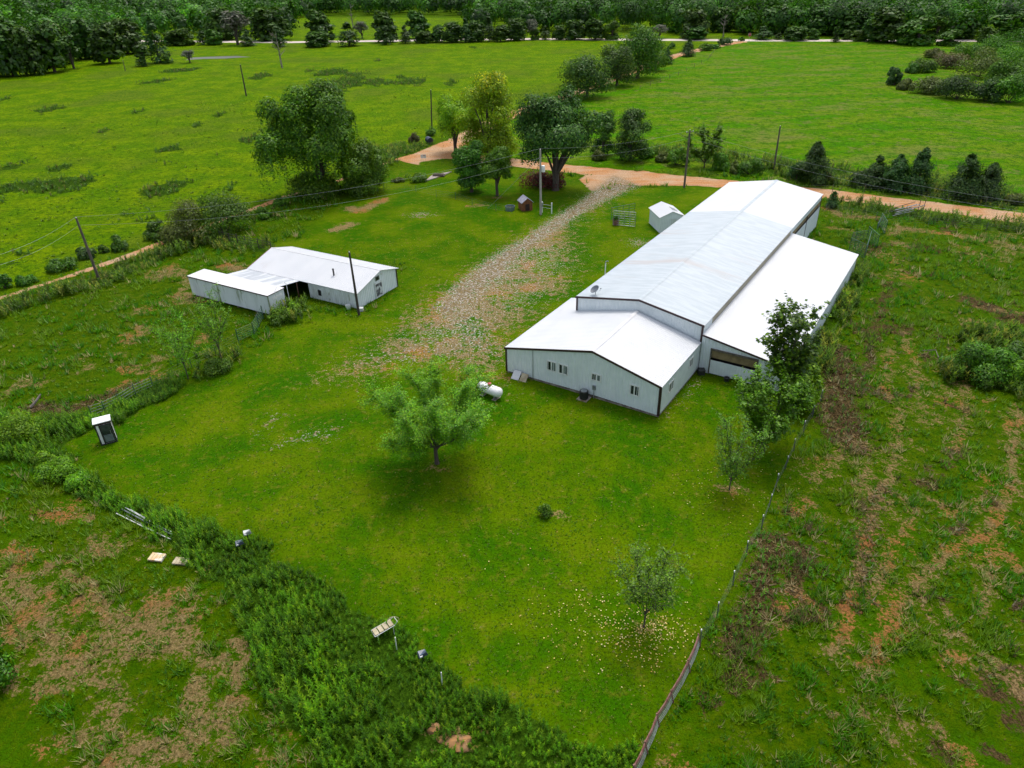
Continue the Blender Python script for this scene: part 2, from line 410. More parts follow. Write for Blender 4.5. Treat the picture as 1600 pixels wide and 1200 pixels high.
M['barrel'] = pm('blue_barrel', (.01, .02, .06), None, 2, .4)
M['concrete'] = pm('old_concrete', (.36, .32, .28), (.24, .19, .16), .8, .9, c3=(.14, .10, .05), s3=.9, lo3=.55, hi3=.62)
M['signred'] = pm('sign_red', (.5, .01, .02), None, 3, .4)
M['bark'] = pm('bark', (.09, .07, .055), (.05, .038, .03), 5, .95, stretch=(2, 2, .4))
M['barkpale'] = pm('pale_bark', (.24, .21, .18), (.15, .13, .11), 5, .95, stretch=(2, 2, .4))
M['deadwood'] = pm('dead_wood', (.12, .09, .08), (.32, .28, .25), 2, .95)
M['tarp'] = pm('blue_plastic', (.06, .09, .14), (.03, .04, .06), 3, .35)
M['cooler'] = pm('dark_glass_door', (.02, .028, .03), (.07, .075, .075), 1.2, .15)
M['stone'] = pm('pale_stone', (.42, .39, .37), (.28, .24, .21), 3, .9)

def leafmat(name, trans=.32, gain=1.6, sat=1.08):
    m = bpy.data.materials.new(name); m.use_nodes = True
    t = m.node_tree; t.nodes.clear()
    at = t.nodes.new('ShaderNodeAttribute'); at.attribute_name = 'col'
    oi = t.nodes.new('ShaderNodeObjectInfo')
    h = t.nodes.new('ShaderNodeHueSaturation')
    t.links.new(at.outputs['Color'], h.inputs['Color'])
    t.links.new(mr(t, oi.outputs['Random'], 0, 1, .485, .512), h.inputs['Hue'])
    t.links.new(mr(t, oi.outputs['Random'], 0, 1, gain*.88, gain*1.14), h.inputs['Value']); h.inputs['Saturation'].default_value = sat
    d = t.nodes.new('ShaderNodeBsdfDiffuse'); tr = t.nodes.new('ShaderNodeBsdfTranslucent')
    t.links.new(h.outputs[0], d.inputs['Color']); t.links.new(h.outputs[0], tr.inputs['Color'])
    g = t.nodes.new('ShaderNodeBsdfGlossy'); g.inputs['Roughness'].default_value = .45; g.inputs['Color'].default_value = (.6, .65, .6, 1)
    mx = t.nodes.new('ShaderNodeMixShader'); mx.inputs[0].default_value = trans
    t.links.new(d.outputs[0], mx.inputs[1]); t.links.new(tr.outputs[0], mx.inputs[2])
    m2 = t.nodes.new('ShaderNodeMixShader'); m2.inputs[0].default_value = .035
    t.links.new(mx.outputs[0], m2.inputs[1]); t.links.new(g.outputs[0], m2.inputs[2])
    o = t.nodes.new('ShaderNodeOutputMaterial'); t.links.new(m2.outputs[0], o.inputs[0])
    return m
M['leaf'] = leafmat('foliage')
M['blade'] = leafmat('grass_blades', .45, 1.75, 1.05)
M['litter'] = leafmat('litter', .1, 1.0, 1.0)

# terrain: one material for the ground, the roads and the driveway; masks ride on the mesh, noise breaks them up
def terrain_mat():
    m, t, p = nodes('terrain')
    v = mapping(t)
    A = t.nodes.new('ShaderNodeAttribute'); A.attribute_name = 'mA'
    B = t.nodes.new('ShaderNodeAttribute'); B.attribute_name = 'mB'
    C_ = t.nodes.new('ShaderNodeAttribute'); C_.attribute_name = 'mC'
    def sep(a):
        s = t.nodes.new('ShaderNodeSeparateColor'); t.links.new(a.outputs['Color'], s.inputs[0]); return s.outputs
    dirt, grav, lawn = sep(A); thatch, weed, pasture = sep(B); road, far, scrub = sep(C_)
    nS = nz(t, 5.5, 5, v, .7); nM = nz(t, 1.3, 5, v, .65); nL = nz(t, .16, 4, v, .6); nX = nz(t, .035, 3, v, .6); nF = nz(t, 22, 3, v, .7); nP = nz(t, .42, 5, v, .72); nP2 = nz(t, .30, 5, mapping(t, (1.1, .9, 1), (0, 0, 1.)), .7)
    st = mapping(t, (.65, 1.25, 1)); nSt = nz(t, .12, 4, st, .6)
    # rough field grass
    fld = mixc(t, mr(t, nM, .35, .65), (.046, .112, .004), (.098, .152, .008))
    fld = mixc(t, mr(t, nS, .42, .68), fld, (.016, .042, .003))
    fld = mixc(t, mr(t, nL, .5, .72, 0, .7), fld, (.045, .125, .006))
    # mown lawn
    lw = mixc(t, mr(t, nL, .35, .66), (.032, .104, .004), (.096, .150, .008))
    lw = mixc(t, mr(t, nM, .50, .70, 0, .6), lw, (.150, .150, .018))
    lw = mixc(t, mr(t, nS, .45, .75, 0, .7), lw, (.014, .052, .002))
    # mower rings round the open lawn
    geo = t.nodes.new('ShaderNodeNewGeometry')
    c0 = G(880, 800)
    sb = t.nodes.new('ShaderNodeVectorMath'); sb.operation = 'DISTANCE'
    t.links.new(geo.outputs['Position'], sb.inputs[0]); sb.inputs[1].default_value = (c0[0], c0[1], 0)
    ring = mth(t, 'SINE', mth(t, 'ADD', mth(t, 'MULTIPLY', sb.outputs['Value'], 4.4), mth(t, 'MULTIPLY', nL, 9)))
    ringm = mth(t, 'MULTIPLY', mr(t, ring, -.6, .9, 0, .18), mr(t, sb.outputs['Value'], 14, 9, 0, 1))
    lw = mixc(t, ringm, lw, (.088, .155, .006))
    col = mixc(t, lawn, fld, lw)
    # pasture
    ps = mixc(t, mr(t, nL, .38, .64), (.082, .172, .004), (.148, .225, .010))
    ps = mixc(t, mr(t, nX, .46, .66, 0, .65), ps, (.100, .140, .018))
    ps = mixc(t, mr(t, nP, .48, .62, 0, .55), ps, (.054, .120, .005))
    ps = mixc(t, mr(t, nM, .46, .64, 0, .75), ps, (.026, .075, .005))
    col = mixc(t, pasture, col, ps)
    ff = mixc(t, mr(t, nSt, .34, .66), (.056, .188, .004), (.130, .205, .016))
    ff = mixc(t, mr(t, nz(t, .07, 5, mapping(t, (.6, 1.3, 1)), .6), .50, .70, 0, .6), ff, (.20, .18, .06))
    ff = mixc(t, mr(t, nP, .50, .60, 0, .75), ff, (.034, .115, .006))
    ff = mixc(t, mr(t, nP2, .54, .64, 0, .6), ff, (.17, .165, .055))
    ff = mixc(t, mr(t, nM, .46, .66, 0, .7), ff, (.024, .075, .005))
    col = mixc(t, far, col, ff)
    def brk(mask, noise, amt, lo=.42, hi=.58):
        return mr(t, mth(t, 'ADD', mask, mth(t, 'MULTIPLY', mth(t, 'SUBTRACT', noise, .5), amt)), lo, hi)
    # darker green soil and litter under the weeds
    col = mixc(t, brk(weed, nM, .5), col, mixc(t, nS, (.020, .065, .005), (.045, .085, .008)))
    col = mixc(t, brk(scrub, nM, 2.2, .38, .66), col, mixc(t, mr(t, nS, .4, .6), (.022, .062, .004), (.040, .078, .007)))
    nTh = nz(t, 7, 4, mapping(t, (1, .35, 1), (0, 0, .5)), .7)
    col = mixc(t, brk(thatch, mth(t, 'ADD', mth(t, 'MULTIPLY', nM, .5), mth(t, 'MULTIPLY', nS, .5)), 2.6, .36, .62), col, mixc(t, mr(t, nTh, .35, .65), (.032, .020, .009), (.105, .075, .034)))
    # bare ground with dead straw over it
    dc = mixc(t, mr(t, nTh, .38, .66), (.165, .112, .050), (.25, .185, .088))
    dc = mixc(t, mr(t, nL, .5, .62), dc, (.27, .125, .050))
    col = mixc(t, mth(t, 'MULTIPLY', brk(dirt, mth(t, 'ADD', mth(t, 'MULTIPLY', nM, .5), mth(t, 'MULTIPLY', nS, .5)), 3.4, .38, .66), .9), col, dc)
    # gravel: pale stones in brown fines, breaking up into the grass
    vo = t.nodes.new('ShaderNodeTexVoronoi'); vo.inputs['Scale'].default_value = 3.6; vo.inputs['Randomness'].default_value = 1
    wv = t.nodes.new('ShaderNodeMix'); wv.data_type = 'VECTOR'; wv.inputs[0].default_value = .12
    t.links.new(v, wv.inputs[4])
    nzc = t.nodes.new('ShaderNodeTexNoise'); nzc.inputs['Scale'].default_value = 2.; nzc.inputs['Detail'].default_value = 4; t.links.new(v, nzc.inputs['Vector'])
    t.links.new(nzc.outputs['Color'], wv.inputs[5]); 
    t.links.new(wv.outputs[1], vo.inputs['Vector'])
    nG = nz(t, 3.8, 6, v, .78)
    gc = mixc(t, mr(t, nG, .49, .57), (.15, .115, .058), (.42, .395, .36))
    gc = mixc(t, mr(t, vo.outputs['Distance'], .03, .13, .45, 0), gc, (.58, .56, .54))
    gc = mixc(t, mr(t, nM, .47, .60, 0, .85), gc, (.17, .125, .055))
    col = mixc(t, brk(grav, mth(t, 'ADD', mth(t, 'MULTIPLY', nG, .6), mth(t, 'MULTIPLY', nM, .4)), 4.2, .46, .58), col, gc)
    rc = mixc(t, mr(t, nL, .40, .62), (.42, .215, .10), (.43, .285, .175))
    rc = mixc(t, mr(t, nz(t, .9, 4, mapping(t, (.12, 1.5, 1), (0, 0, -.25)), .6), .50, .68, 0, .55), rc, (.47, .37, .28))
    rc = mixc(t, mr(t, nS, .55, .8, 0, .5), rc, (.34, .20, .12))
    rc = mixc(t, mr(t, grav, .05, .6, 0, .8), rc, gc)
    col = mixc(t, brk(road, nM, .5), col, rc)
    gv = t.nodes.new('ShaderNodeHueSaturation'); t.links.new(col, gv.inputs['Color'])
    t.links.new(mth(t, 'MULTIPLY', mr(t, nS, .30, .70, .55, 1.42), mr(t, nF, .3, .7, .78, 1.2)), gv.inputs['Value']); gv.inputs['Saturation'].default_value = 1.05; col = gv.outputs[0]
    t.links.new(col, p.inputs['Base Color'])
    p.inputs['Roughness'].default_value = .95
    p.inputs['Specular IOR Level'].default_value = .02
    hgt_ = mth(t, 'ADD', mth(t, 'MULTIPLY', nS, .6), mth(t, 'MULTIPLY', nM, .8))
    b = t.nodes.new('ShaderNodeBump'); b.inputs['Distance'].default_value = .35
    t.links.new(mr(t, mth(t, 'MAXIMUM', road, lawn), 0, 1, 1.0, .42), b.inputs['Strength'])
    t.links.new(hgt_, b.inputs['Height']); t.links.new(b.outputs[0], p.inputs['Normal'])
    return m
M['terrain'] = terrain_mat()

def terrain_cols(P):
    k = masks(P)
    one = np.ones(len(P))
    return k, {'mA': np.c_[k['dirt'], k['gravel'], k['lawn'], one], 'mB': np.c_[k['thatch'], np.maximum(k['weed'], k['rweed']*.7), k['pasture'], one],
               'mC': np.c_[k['road'], k['farfield'], k['scrub'], one]}

# ------------------------------------------------------------------ ground: one sheet to the horizon
def build_ground():
    r = [9.]
    while r[-1] < 130: r.append(r[-1]*1.0062)
    while r[-1] < 900: r.append(r[-1]*1.012)
    while r[-1] < 5200: r.append(r[-1]*1.12)
    r = np.array(r)
    a = np.concatenate([np.linspace(-180, -52, 24, endpoint=False), np.linspace(-52, 52, 330), np.linspace(52, 180, 24)[1:-1]])
    a = np.radians(a)
    na, nr = len(a), len(r)
    X = np.outer(r, np.sin(a)); Y = np.outer(r, np.cos(a))
    P = np.stack([X.ravel(), Y.ravel()], 1)
    z = (fbm(P[:, 0], P[:, 1], 5, 51)-.5)*.10*0
    i = np.arange(nr-1)[:, None]*na; j = np.arange(na)[None]; j2 = (j+1) % na
    Fq = np.stack([i+j, i+na+j, i+na+j2, i+j2], -1).reshape(-1, 4)
    k, cols = terrain_cols(P)
    V = np.c_[P, z]
    me = np_mesh('ground', V, Fq[:, ::-1], cols, True)
    tag(link('ground', me, M['terrain']), 'grassy ground of fields and lawn with bare patches', kind='structure')
    c = MB(); c.add([(9.05*math.sin(q), 9.05*math.cos(q), .003) for q in np.linspace(0, 2*math.pi, 60, endpoint=False)], [tuple(reversed(range(60)))])
    o = c.build('ground_centre', M['terrain']); tag(o, 'patch of field grass straight below', kind='structure')
build_ground()

def ribbon(name, pts, wd, z, label, jit=.35, step=.8, n=9):
    line = W2(pts)
    seg = np.hypot(*np.diff(line, axis=0).T); L = np.concatenate([[0], np.cumsum(seg)])
    m = int(L[-1]/step)+2
    s = np.linspace(0, L[-1], m)
    # round the corners of the traced line
    x = np.interp(s, L, line[:, 0]); y = np.interp(s, L, line[:, 1])
    ker = np.hanning(int(9/step)+3); ker /= ker.sum(); pd = len(ker)//2
    xs = np.convolve(np.pad(x, pd, 'edge'), ker, 'valid'); ys = np.convolve(np.pad(y, pd, 'edge'), ker, 'valid')
    if len(xs) != m: xs = xs[:m]; ys = ys[:m]
    d = np.gradient(np.stack([xs, ys], 1), axis=0); d /= np.hypot(*d.T)[:, None]
    nrm = np.stack([-d[:, 1], d[:, 0]], 1)
    V = []
    for k in np.linspace(-1, 1, n):
        jj = (fbm(s, s*0+k*30, 2.5, 61)-.5)*2*jit*(abs(k) == 1)
        V.append(np.c_[np.stack([xs, ys], 1)+nrm*((k*wd/2+jj))[:, None], np.full(m, z)])
    V = np.stack(V, 1).reshape(-1, 3)
    i = np.arange(m-1)[:, None]*n; j = np.arange(n-1)[None]
    Fq = np.stack([i+j, i+n+j, i+n+j+1, i+j+1], -1).reshape(-1, 4)
    k, cols = terrain_cols(V[:, :2])
    me = np_mesh(name, V, Fq[:, ::-1], cols, True)
    tag(link(name, me, M['terrain']), label, kind='structure')
    if me.polygons[0].normal.z < 0: me.flip_normals()
ribbon('dirt_road', *ROADS['dirt_road'], .004, 'orange dirt road crossing behind the barn', .5)
ribbon('farm_track', *ROADS['farm_track'], .008, 'narrow dirt track along the pasture edge', .5)
ribbon('side_road', *ROADS['side_road'], .012, 'pale road leading away behind the yard trees', .4)

def sheet(name, pts, z, label, step=.6):
    poly = W2(pts); lo = poly.min(0); hi = poly.max(0)
    gx = np.arange(lo[0], hi[0], step); gy = np.arange(lo[1], hi[1], step)
    X, Y = np.meshgrid(gx, gy, indexing='ij'); P = np.stack([X.ravel(), Y.ravel()], 1)
    ii, jj = np.meshgrid(np.arange(len(gx)-1), np.arange(len(gy)-1), indexing='ij')
    i = (ii*len(gy)+jj).ravel()
    Fq = np.stack([i, i+len(gy), i+len(gy)+1, i+1], -1)
    cen = P[Fq].mean(1)
    Fq = Fq[inside(cen+(vn(cen[:, 0], cen[:, 1], 1.5, 3)-.5)[:, None]*1.5, poly)]
    used, inv = np.unique(Fq, return_inverse=True)
    V = np.c_[P[used], np.full(len(used), z)]
    k, cols = terrain_cols(V[:, :2])
    me = np_mesh(name, V, inv.reshape(-1, 4), cols, True)
    tag(link(name, me, M['terrain']), label, kind='structure')
sheet('driveway', GRAVCORE, .018, 'worn gravel driveway from the dirt road to the yard')

# far road, paler
M['farroad'] = pm('pale_road_gravel', (.60, .52, .45), (.48, .40, .34), .05, .95)
mb = MB()
a0 = gp(-40, 62); a1 = gp(450, 66); a2 = gp(800, 61); a3 = gp(1180, 63); a4 = gp(1700, 64)
prev = None
pl = [a0, a1, a2, a3, a4]
for a, b in zip(pl[:-1], pl[1:]):
    d = (b-a)/np.linalg.norm(b-a); n = np.array([-d[1], d[0], 0])*4.5
    mb.add([a-n+[0, 0, .02], b-n+[0, 0, .02], b+n+[0, 0, .02], a+n+[0, 0, .02]], [(0, 1, 2, 3)])
tag(mb.build('road', M['farroad']), 'pale straight road behind the pasture', kind='structure')
# pond strip and its muddy bank
pw = [G(*q) for q in [(290, 94), (318, 92), (350, 91.5), (392, 89), (370, 87.5), (320, 89), (298, 90)]]
mb = MB().add([(q[0], q[1], .02) for q in pw], [tuple(range(len(pw)))]); o = mb.build('pond_water', M['water']); tag(o, 'thin strip of pond water in the far pasture', kind='structure')
if o.data.polygons[0].normal.z < 0: o.data.flip_normals()

# ------------------------------------------------------------------ buildings
def ribbed(mb, A0, A1, B0, B1, sp=.3, dep=.02, outward=None):
    A0, A1, B0, B1 = map(Vector, (A0, A1, B0, B1))
    n = (A1-A0).cross(B0-A0 if (B0-A0).length > .01 else B1-A1).normalized()
    if outward is not None and n.dot(Vector(outward)) < 0: n = -n
    L = max((A1-A0).length, (B1-B0).length); m = max(1, int(L/sp))
    ts = []
    for i in range(m):
        a = i/m; d = 1/m
        ts += [(a, 0), (a+d*.70, 0), (a+d*.80, dep), (a+d*.92, dep)]
    ts.append((1, 0))
    b = len(mb.v)
    for t_, h in ts:
        mb.v.append(tuple(A0.lerp(A1, t_)+n*h)); mb.v.append(tuple(B0.lerp(B1, t_)+n*h))
    flip = (A1-A0).cross(B0-A0 if (B0-A0).length > .01 else B1-A1).dot(n) < 0
    for i in range(len(ts)-1):
        q = (b+2*i, b+2*i+2, b+2*i+3, b+2*i+1)
        mb.f.append(tuple(reversed(q)) if flip else q)
    return mb
def roof_slab(mb, x0, z0, x1, z1, y0, y1, th=.06, sp=.3):
    """roof panel rising from x0,z0 to x1,z1 and running y0..y1, ribs down the slope, solid underneath"""
    if x0 < x1:
        ribbed(mb, (x0, y0, z0), (x0, y1, z0), (x1, y0, z1), (x1, y1, z1), sp, .014, (0, 0, 1))
    else:
        ribbed(mb, (x0, y0, z0), (x0, y1, z0), (x1, y0, z1), (x1, y1, z1), sp, .014, (0, 0, 1))
    e = .003
    xa, za, xb, zb = (x0, z0, x1, z1) if x0 < x1 else (x1, z1, x0, z0)
    mb.hexa([(xa, y0, za-th), (xb, y0, zb-th), (xb, y1, zb-th), (xa, y1, za-th), (xa, y0, za-e), (xb, y0, zb-e), (xb, y1, zb-e), (xa, y1, za-e)])
def window(parent, face, x, z, w_, h_, y=0., panes=('glass', 'screen')):
    """face 'y-' : in a wall facing -y at depth y; face 'x+' : in a wall facing +x at x=y"""
    f = MB(); t = .10; o = .06
    def bx(m, a0, a1, z0, z1, d0, d1):
        if face == 'y-': m.box(a0, a1, y-d1, y-d0, z0, z1)
        elif face == 'x+': m.box(y+d0, y+d1, a0, a1, z0, z1)
    bx(f, x-w_/2, x+w_/2, z+h_/2-t, z+h_/2, .0, o); bx(f, x-w_/2, x+w_/2, z-h_/2, z-h_/2+t, .0, o)
    bx(f, x-w_/2, x-w_/2+t, z-h_/2+t, z+h_/2-t, .0, o); bx(f, x+w_/2-t, x+w_/2, z-h_/2+t, z+h_/2-t, .0, o)
    bx(f, x-t/2, x+t/2, z-h_/2+t, z+h_/2-t, .0, o)
    wo = f.build('window', M['trim_white'], parent)
    for i, pn in enumerate(panes):
        g = MB(); a0 = x-w_/2+t if i == 0 else x+t/2; a1 = x-t/2 if i == 0 else x+w_/2-t
        bx(g, a0, a1, z-h_/2+t, z+h_/2-t, .022, .03)
        g.build('pane', M[pn], wo)
    return wo

BARN_O, BARN_AZ = (12.47, 50.64), 33.51
barn = thing('metal_barn', 'huge white-roofed metal barn with a lower front wing and a side lean-to', 'barn', (*BARN_O, 0), -math.radians(BARN_AZ))
HW, HL, HEL, HER, HR, HX = 15.56, 9.5, 2.62, 3.05, 4.71, -6.48
BL, BR, BE, BZ, BM, BF, BS = -13.12, .07, 4.75, 5.87, -6.4, 57.4, 41.0
# house wing: walls
mb = MB(); zb = .3
def frontz(x): return HEL+(HR-HEL)*(x+HW)/(HX+HW) if x < HX else HR+(HER-HR)*(x-HX)/(0-HX)
ribbed(mb, (-HW, 0, zb-.15), (HX, 0, zb), (-HW, 0, HEL), (HX, 0, HR), .3, .032, (0, -1, 0))
ribbed(mb, (HX, 0, zb), (0, 0, zb-.1), (HX, 0, HR), (0, 0, HER), .3, .032, (0, -1, 0))
ribbed(mb, (0, 0, zb-.1), (0, HL-.12, zb-.1), (0, 0, HER), (0, HL-.12, HER-.05), .3, .032, (1, 0, 0))
ribbed(mb, (-HW, 0, zb-.15), (-HW, 13, zb-.15), (-HW, 0, HEL), (-HW, 13, HEL), .3, .032, (-1, 0, 0))
mb.add([(-HW, 13, .05), (-13.2, 13, .05), (-13.2, 13, 3.0), (-HW, 13, HEL)], [(3, 2, 1, 0)])
mb.build('house_wall', M['wall'], barn)
mb = MB()
mb.box(-HW+.02, -.02, .02, .4, -.2, zb-.12); mb.box(-.4, -.015, .4, HL-.1, -.2, zb-.08); mb.box(-HW+.02, -HW+.4, .4, 12.9, -.2, zb-.12)
mb.build('foundation', M['found'], barn)
mb = MB()
sl = (HR-HEL)/(HX+HW)
roof_slab(mb, -HW-.12, HEL-.12*sl+.03, HX, HR+.03, -.08, HL-.02)
roof_slab(mb, .10, HER-.03+.03, HX, HR+.03, -.08, HL-.14)
zx = HEL+(HR-HEL)*(-13.2+HW)/(HX+HW)
roof_slab(mb, -HW-.12, HEL-.12*sl+.03, -13.16, zx+.03, HL-.02, 13.1)
mb.build('house_roof', M['roof'], barn)
mb = MB()
def gtrim(x0, z0, x1, z1, y, h=.20, th=.05):
    mb.hexa([(x0, y-th, z0-h), (x1, y-th, z1-h), (x1, y, z1-h), (x0, y, z0-h), (x0, y-th, z0), (x1, y-th, z1), (x1, y, z1), (x0, y, z0)])
gtrim(-HW-.12, HEL-.0+.06, HX, HR+.07, -.083); gtrim(HX, HR+.07, .10, HER+.06, -.083)
mb.box(-HW-.03, -HW+.13, -.06, -.022, .12, HEL-.05); mb.box(-.14, .04, -.06, -.022, .12, HER-.1)
mb.box(.022, .055, -.03, .14, .12, HER-.1)
mb.build('house_trim', M['trim'], barn)
# pixel-measured window spots along the front wall (x, z, width, height)
for x, z, w_, h_ in ((-10.55, 2.05, 1.05, 1.05), (-9.35, 2.05, 1.05, 1.05)):
    tag(window(barn, 'y-', x, z, w_, h_), 'paired window')
window(barn, 'y-', -6.0, 2.2, 1.0, .75)
window(barn, 'y-', -2.35, 2.0, .95, 1.05, panes=('glass', 'glass'))
window(barn, 'x+', 2.35, 1.9, 1.15, 1.0); window(barn, 'x+', 7.2, 1.95, 1.0, .95)
MB().box(-12.57, -12.53, -.05, -.021, .15, 3.3).build('wall_seam', M['grey'], barn)

# main hall
mb = MB(); y0 = HL
hz_ = lambda x: frontz(x)
ribbed(mb, (BL, y0, 2.4), (BM, y0, 3.8), (BL, y0, BE), (BM, y0, BZ), .3, .032, (0, -1, 0))
ribbed(mb, (BM, y0, 3.8), (BR, y0, 0), (BM, y0, BZ), (BR, y0, BE), .3, .032, (0, -1, 0))
ribbed(mb, (BL, y0, 0), (BL, BF, 0), (BL, y0, BE), (BL, BF, BE), .3, .032, (-1, 0, 0))
ribbed(mb, (BL, BF, 0), (BR, BF, 0), (BL, BF, BE), (BR, BF, BE), .3, .032, (0, 1, 0))
mb.add([(BL, BF, BE), (BR, BF, BE), (BM, BF, BZ)], [(1, 0, 2)])
ribbed(mb, (BR, y0, 3.7), (BR, 11.9, 3.7), (BR, y0, BE), (BR, 11.9, BE), .3, .032, (1, 0, 0))
ribbed(mb, (BR, 40.6, 3.5), (BR, 41.6, 3.5), (BR, 40.6, BE), (BR, 41.6, BE), .3, .032, (1, 0, 0))
mb.build('hall_wall', M['wall'], barn)
mb = MB(); ribbed(mb, (BR, 11.9, 3.6), (BR, 40.6, 3.6), (BR, 11.9, BE-.02), (BR, 40.6, BE-.02), .3, .032, (1, 0, 0))
mb.build('clerestory_panel', M['trans'], barn)
mb = MB()
roof_slab(mb, BL-.1, BE, BM, BZ+.04, y0-.1, BS); roof_slab(mb, BR+.12, BE, BM, BZ+.04, y0-.1, BS)
mb.build('hall_roof', M['roof_old'], barn)
mb = MB()
roof_slab(mb, BL-.1, BE, BM, BZ+.04, BS, BF+.15); roof_slab(mb, BR+.12, BE, BM, BZ+.04, BS, BF+.15)
tag(mb.build('hall_roof', M['roof'], barn), 'newer brighter white far end of the roof')
mb = MB().add([(BM-.22, y0-.12, BZ+.035), (BM, y0-.12, BZ+.085), (BM+.22, y0-.12, BZ+.035), (BM-.22, BF+.16, BZ+.035), (BM, BF+.16, BZ+.085), (BM+.22, BF+.16, BZ+.035)], [(0, 3, 4, 1), (1, 4, 5, 2), (0, 1, 2), (5, 4, 3)])
mb.build('ridge_cap', M['roof_old'], barn)
mb = MB().add([(HX-.2, -.09, HR+.02), (HX, -.09, HR+.075), (HX+.2, -.09, HR+.02), (HX-.2, HL-.15, HR+.02), (HX, HL-.15, HR+.075), (HX+.2, HL-.15, HR+.02)], [(0, 3, 4, 1), (1, 4, 5, 2), (0, 1, 2), (5, 4, 3)])
mb.build('ridge_cap', M['roof_dirty'], barn)
mb = MB()
gtrim(BL-.12, BE+.05, BM, BZ+.09, y0-.103, .2); gtrim(BM, BZ+.09, BR+.12, BE+.05, y0-.103, .2)
mb.build('hall_trim', M['trim'], barn)
MB().box(BL-.04, BL+.14, y0-.07, y0-.023, 2.9, BE-.1).build('corner_trim', M['trim'], barn); MB().box(BR-.16, BR+.05, y0-.07, y0-.023, 2.95, BE-.1).build('corner_trim', M['trim'], barn)
MB().box(BR+.024, BR+.06, BF-.14, BF+.02, 0, BE-.1).build('corner_trim', M['trim'], barn)
# open bay at the far right side of the hall
mb = MB()
ribbed(mb, (BR, 41.6, 3.95), (BR, BF, 3.95), (BR, 41.6, BE), (BR, BF, BE), .3, .032, (1, 0, 0))
tag(mb.build('eave_strip', M['wall'], barn), None)
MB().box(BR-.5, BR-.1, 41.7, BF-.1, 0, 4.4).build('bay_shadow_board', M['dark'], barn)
mb = MB(); mb.box(BR-.08, BR-.03, 41.7, BF-.1, 3.35, 3.93); tag(mb.build('header_board', M['tan'], barn), None)
for a, b in ((41.8, 49.3), (49.6, BF-.2)):
    mb = MB(); ribbed(mb, (BR+.03, a, .15), (BR+.03, b, .15), (BR+.03, a, 3.0), (BR+.03, b, 3.0), .3, .032, (1, 0, 0))
    mb.box(BR-.02, BR+.025, a, b, .15, 3.0); mb.build('sliding_door', M['wall'], barn)
MB().box(BR-.02, BR+.08, 49.35, 49.55, 0, 3.95).build('door_post', M['trim'], barn)
# lean-to
LX0, LX1, LY0, LY1, LZ0, LZ1 = .12, 7.98, 9.41, 41.42, 3.86, 2.54
lz = lambda x: LZ0+(LZ1-LZ0)*(x-LX0)/(LX1-LX0)
mb = MB(); D0, D1, DT = 1.15, 5.35, 2.55
ribbed(mb, (LX0, LY0, 0), (D0, LY0, 0), (LX0, LY0, LZ0), (D0, LY0, lz(D0)), .3, .032, (0, -1, 0))
ribbed(mb, (D0, LY0, DT), (D1, LY0, DT), (D0, LY0, lz(D0)), (D1, LY0, lz(D1)), .3, .032, (0, -1, 0))
ribbed(mb, (D1, LY0, 0), (LX1, LY0, 0), (D1, LY0, lz(D1)), (LX1, LY0, LZ1), .3, .032, (0, -1, 0))
ribbed(mb, (LX1, LY0, 0), (LX1, LY1, 0), (LX1, LY0, LZ1), (LX1, LY1, LZ1), .3, .032, (1, 0, 0))
ribbed(mb, (LX0, LY1, 0), (LX1, LY1, 0), (LX0, LY1, LZ0), (LX1, LY1, LZ1), .3, .032, (0, 1, 0))
mb.build('lean_to_wall', M['wall'], barn)
mb = MB(); roof_slab(mb, LX1+.15, LZ1+.02, LX0-.02, LZ0+.04, LY0-.1, LY1+.1); mb.build('lean_to_roof', M['roof'], barn)
mb = MB(); gtrim(LX0, LZ0+.07, LX1+.15, LZ1+.05, LY0-.105, .17); mb.build('lean_to_trim', M['trim'], barn)
mb = MB(); mb.box(D0-.1, D1+.1, LY0-.14, LY0-.03, DT, DT+.16); mb.box(D0-.1, D0, LY0-.08, LY0-.03, .0, DT); mb.box(D1, D1+.1, LY0-.08, LY0-.03, .0, DT)
mb.build('door_frame', M['pole'], barn)
mb = MB(); mb.box(D0, D1, LY0+.06, LY0+.1, 1.72, DT); mb.build('board_above_door', M['tan'], barn)
MB().box(D0, D1, LY0+.5, LY0+.55, 0, DT).build('doorway_shade_sheet', M['dark'], barn)  # near-black sheet behind the opening, painting the shade inside
mb = MB(); ribbed(mb, (D0+.02, LY0-.05, .1), (D1-.02, LY0-.05, .1), (D0+.02, LY0-.05, 1.5), (D1-.02, LY0-.05, 1.5), .25, .018, (0, -1, 0)); mb.box(D0+.02, D1-.02, LY0-.045, LY0-.01, .1, 1.5)
mb.build('sliding_door', M['wall'], barn)
def barn_pt(x, y, z=0):
    a = math.radians(BARN_AZ)
    return (BARN_O[0]+x*math.cos(a)+y*math.sin(a), BARN_O[1]-x*math.sin(a)+y*math.cos(a), z)
# satellite dish on the hall roof
t = thing('satellite_dish', 'grey satellite dish on the corner of the long barn roof', 'satellite dish', barn_pt(-11.4, 10.2, 5.05), -math.radians(BARN_AZ))
MB().tube([(0, 0, -.06), (0, 0, .35)], .035, 8).box(-.15, .15, -.12, .12, -.09, -.05).build('mast', M['grey'], t)
d = MB().lathe([(.02, 0), (.18, .02), (.34, .08), (.42, .14), (.425, .15), (.34, .095), (.18, .035), (.02, .012)], 22)
o = d.build('dish', pm('dish_grey', (.13, .15, .18), None, 3, .5), t, smooth_=True); o.location = (0, -.05, .5); o.scale = (1.15, 1.15, 1.15); o.rotation_euler = (math.radians(38), 0, math.radians(-35))
MB().tube([(.0, 0, .3), (.38, .25, .42), (.42, .28, .62)], .018, 6).box(.38, .48, .24, .32, .6, .7).build('feed_arm', M['grey'], t)
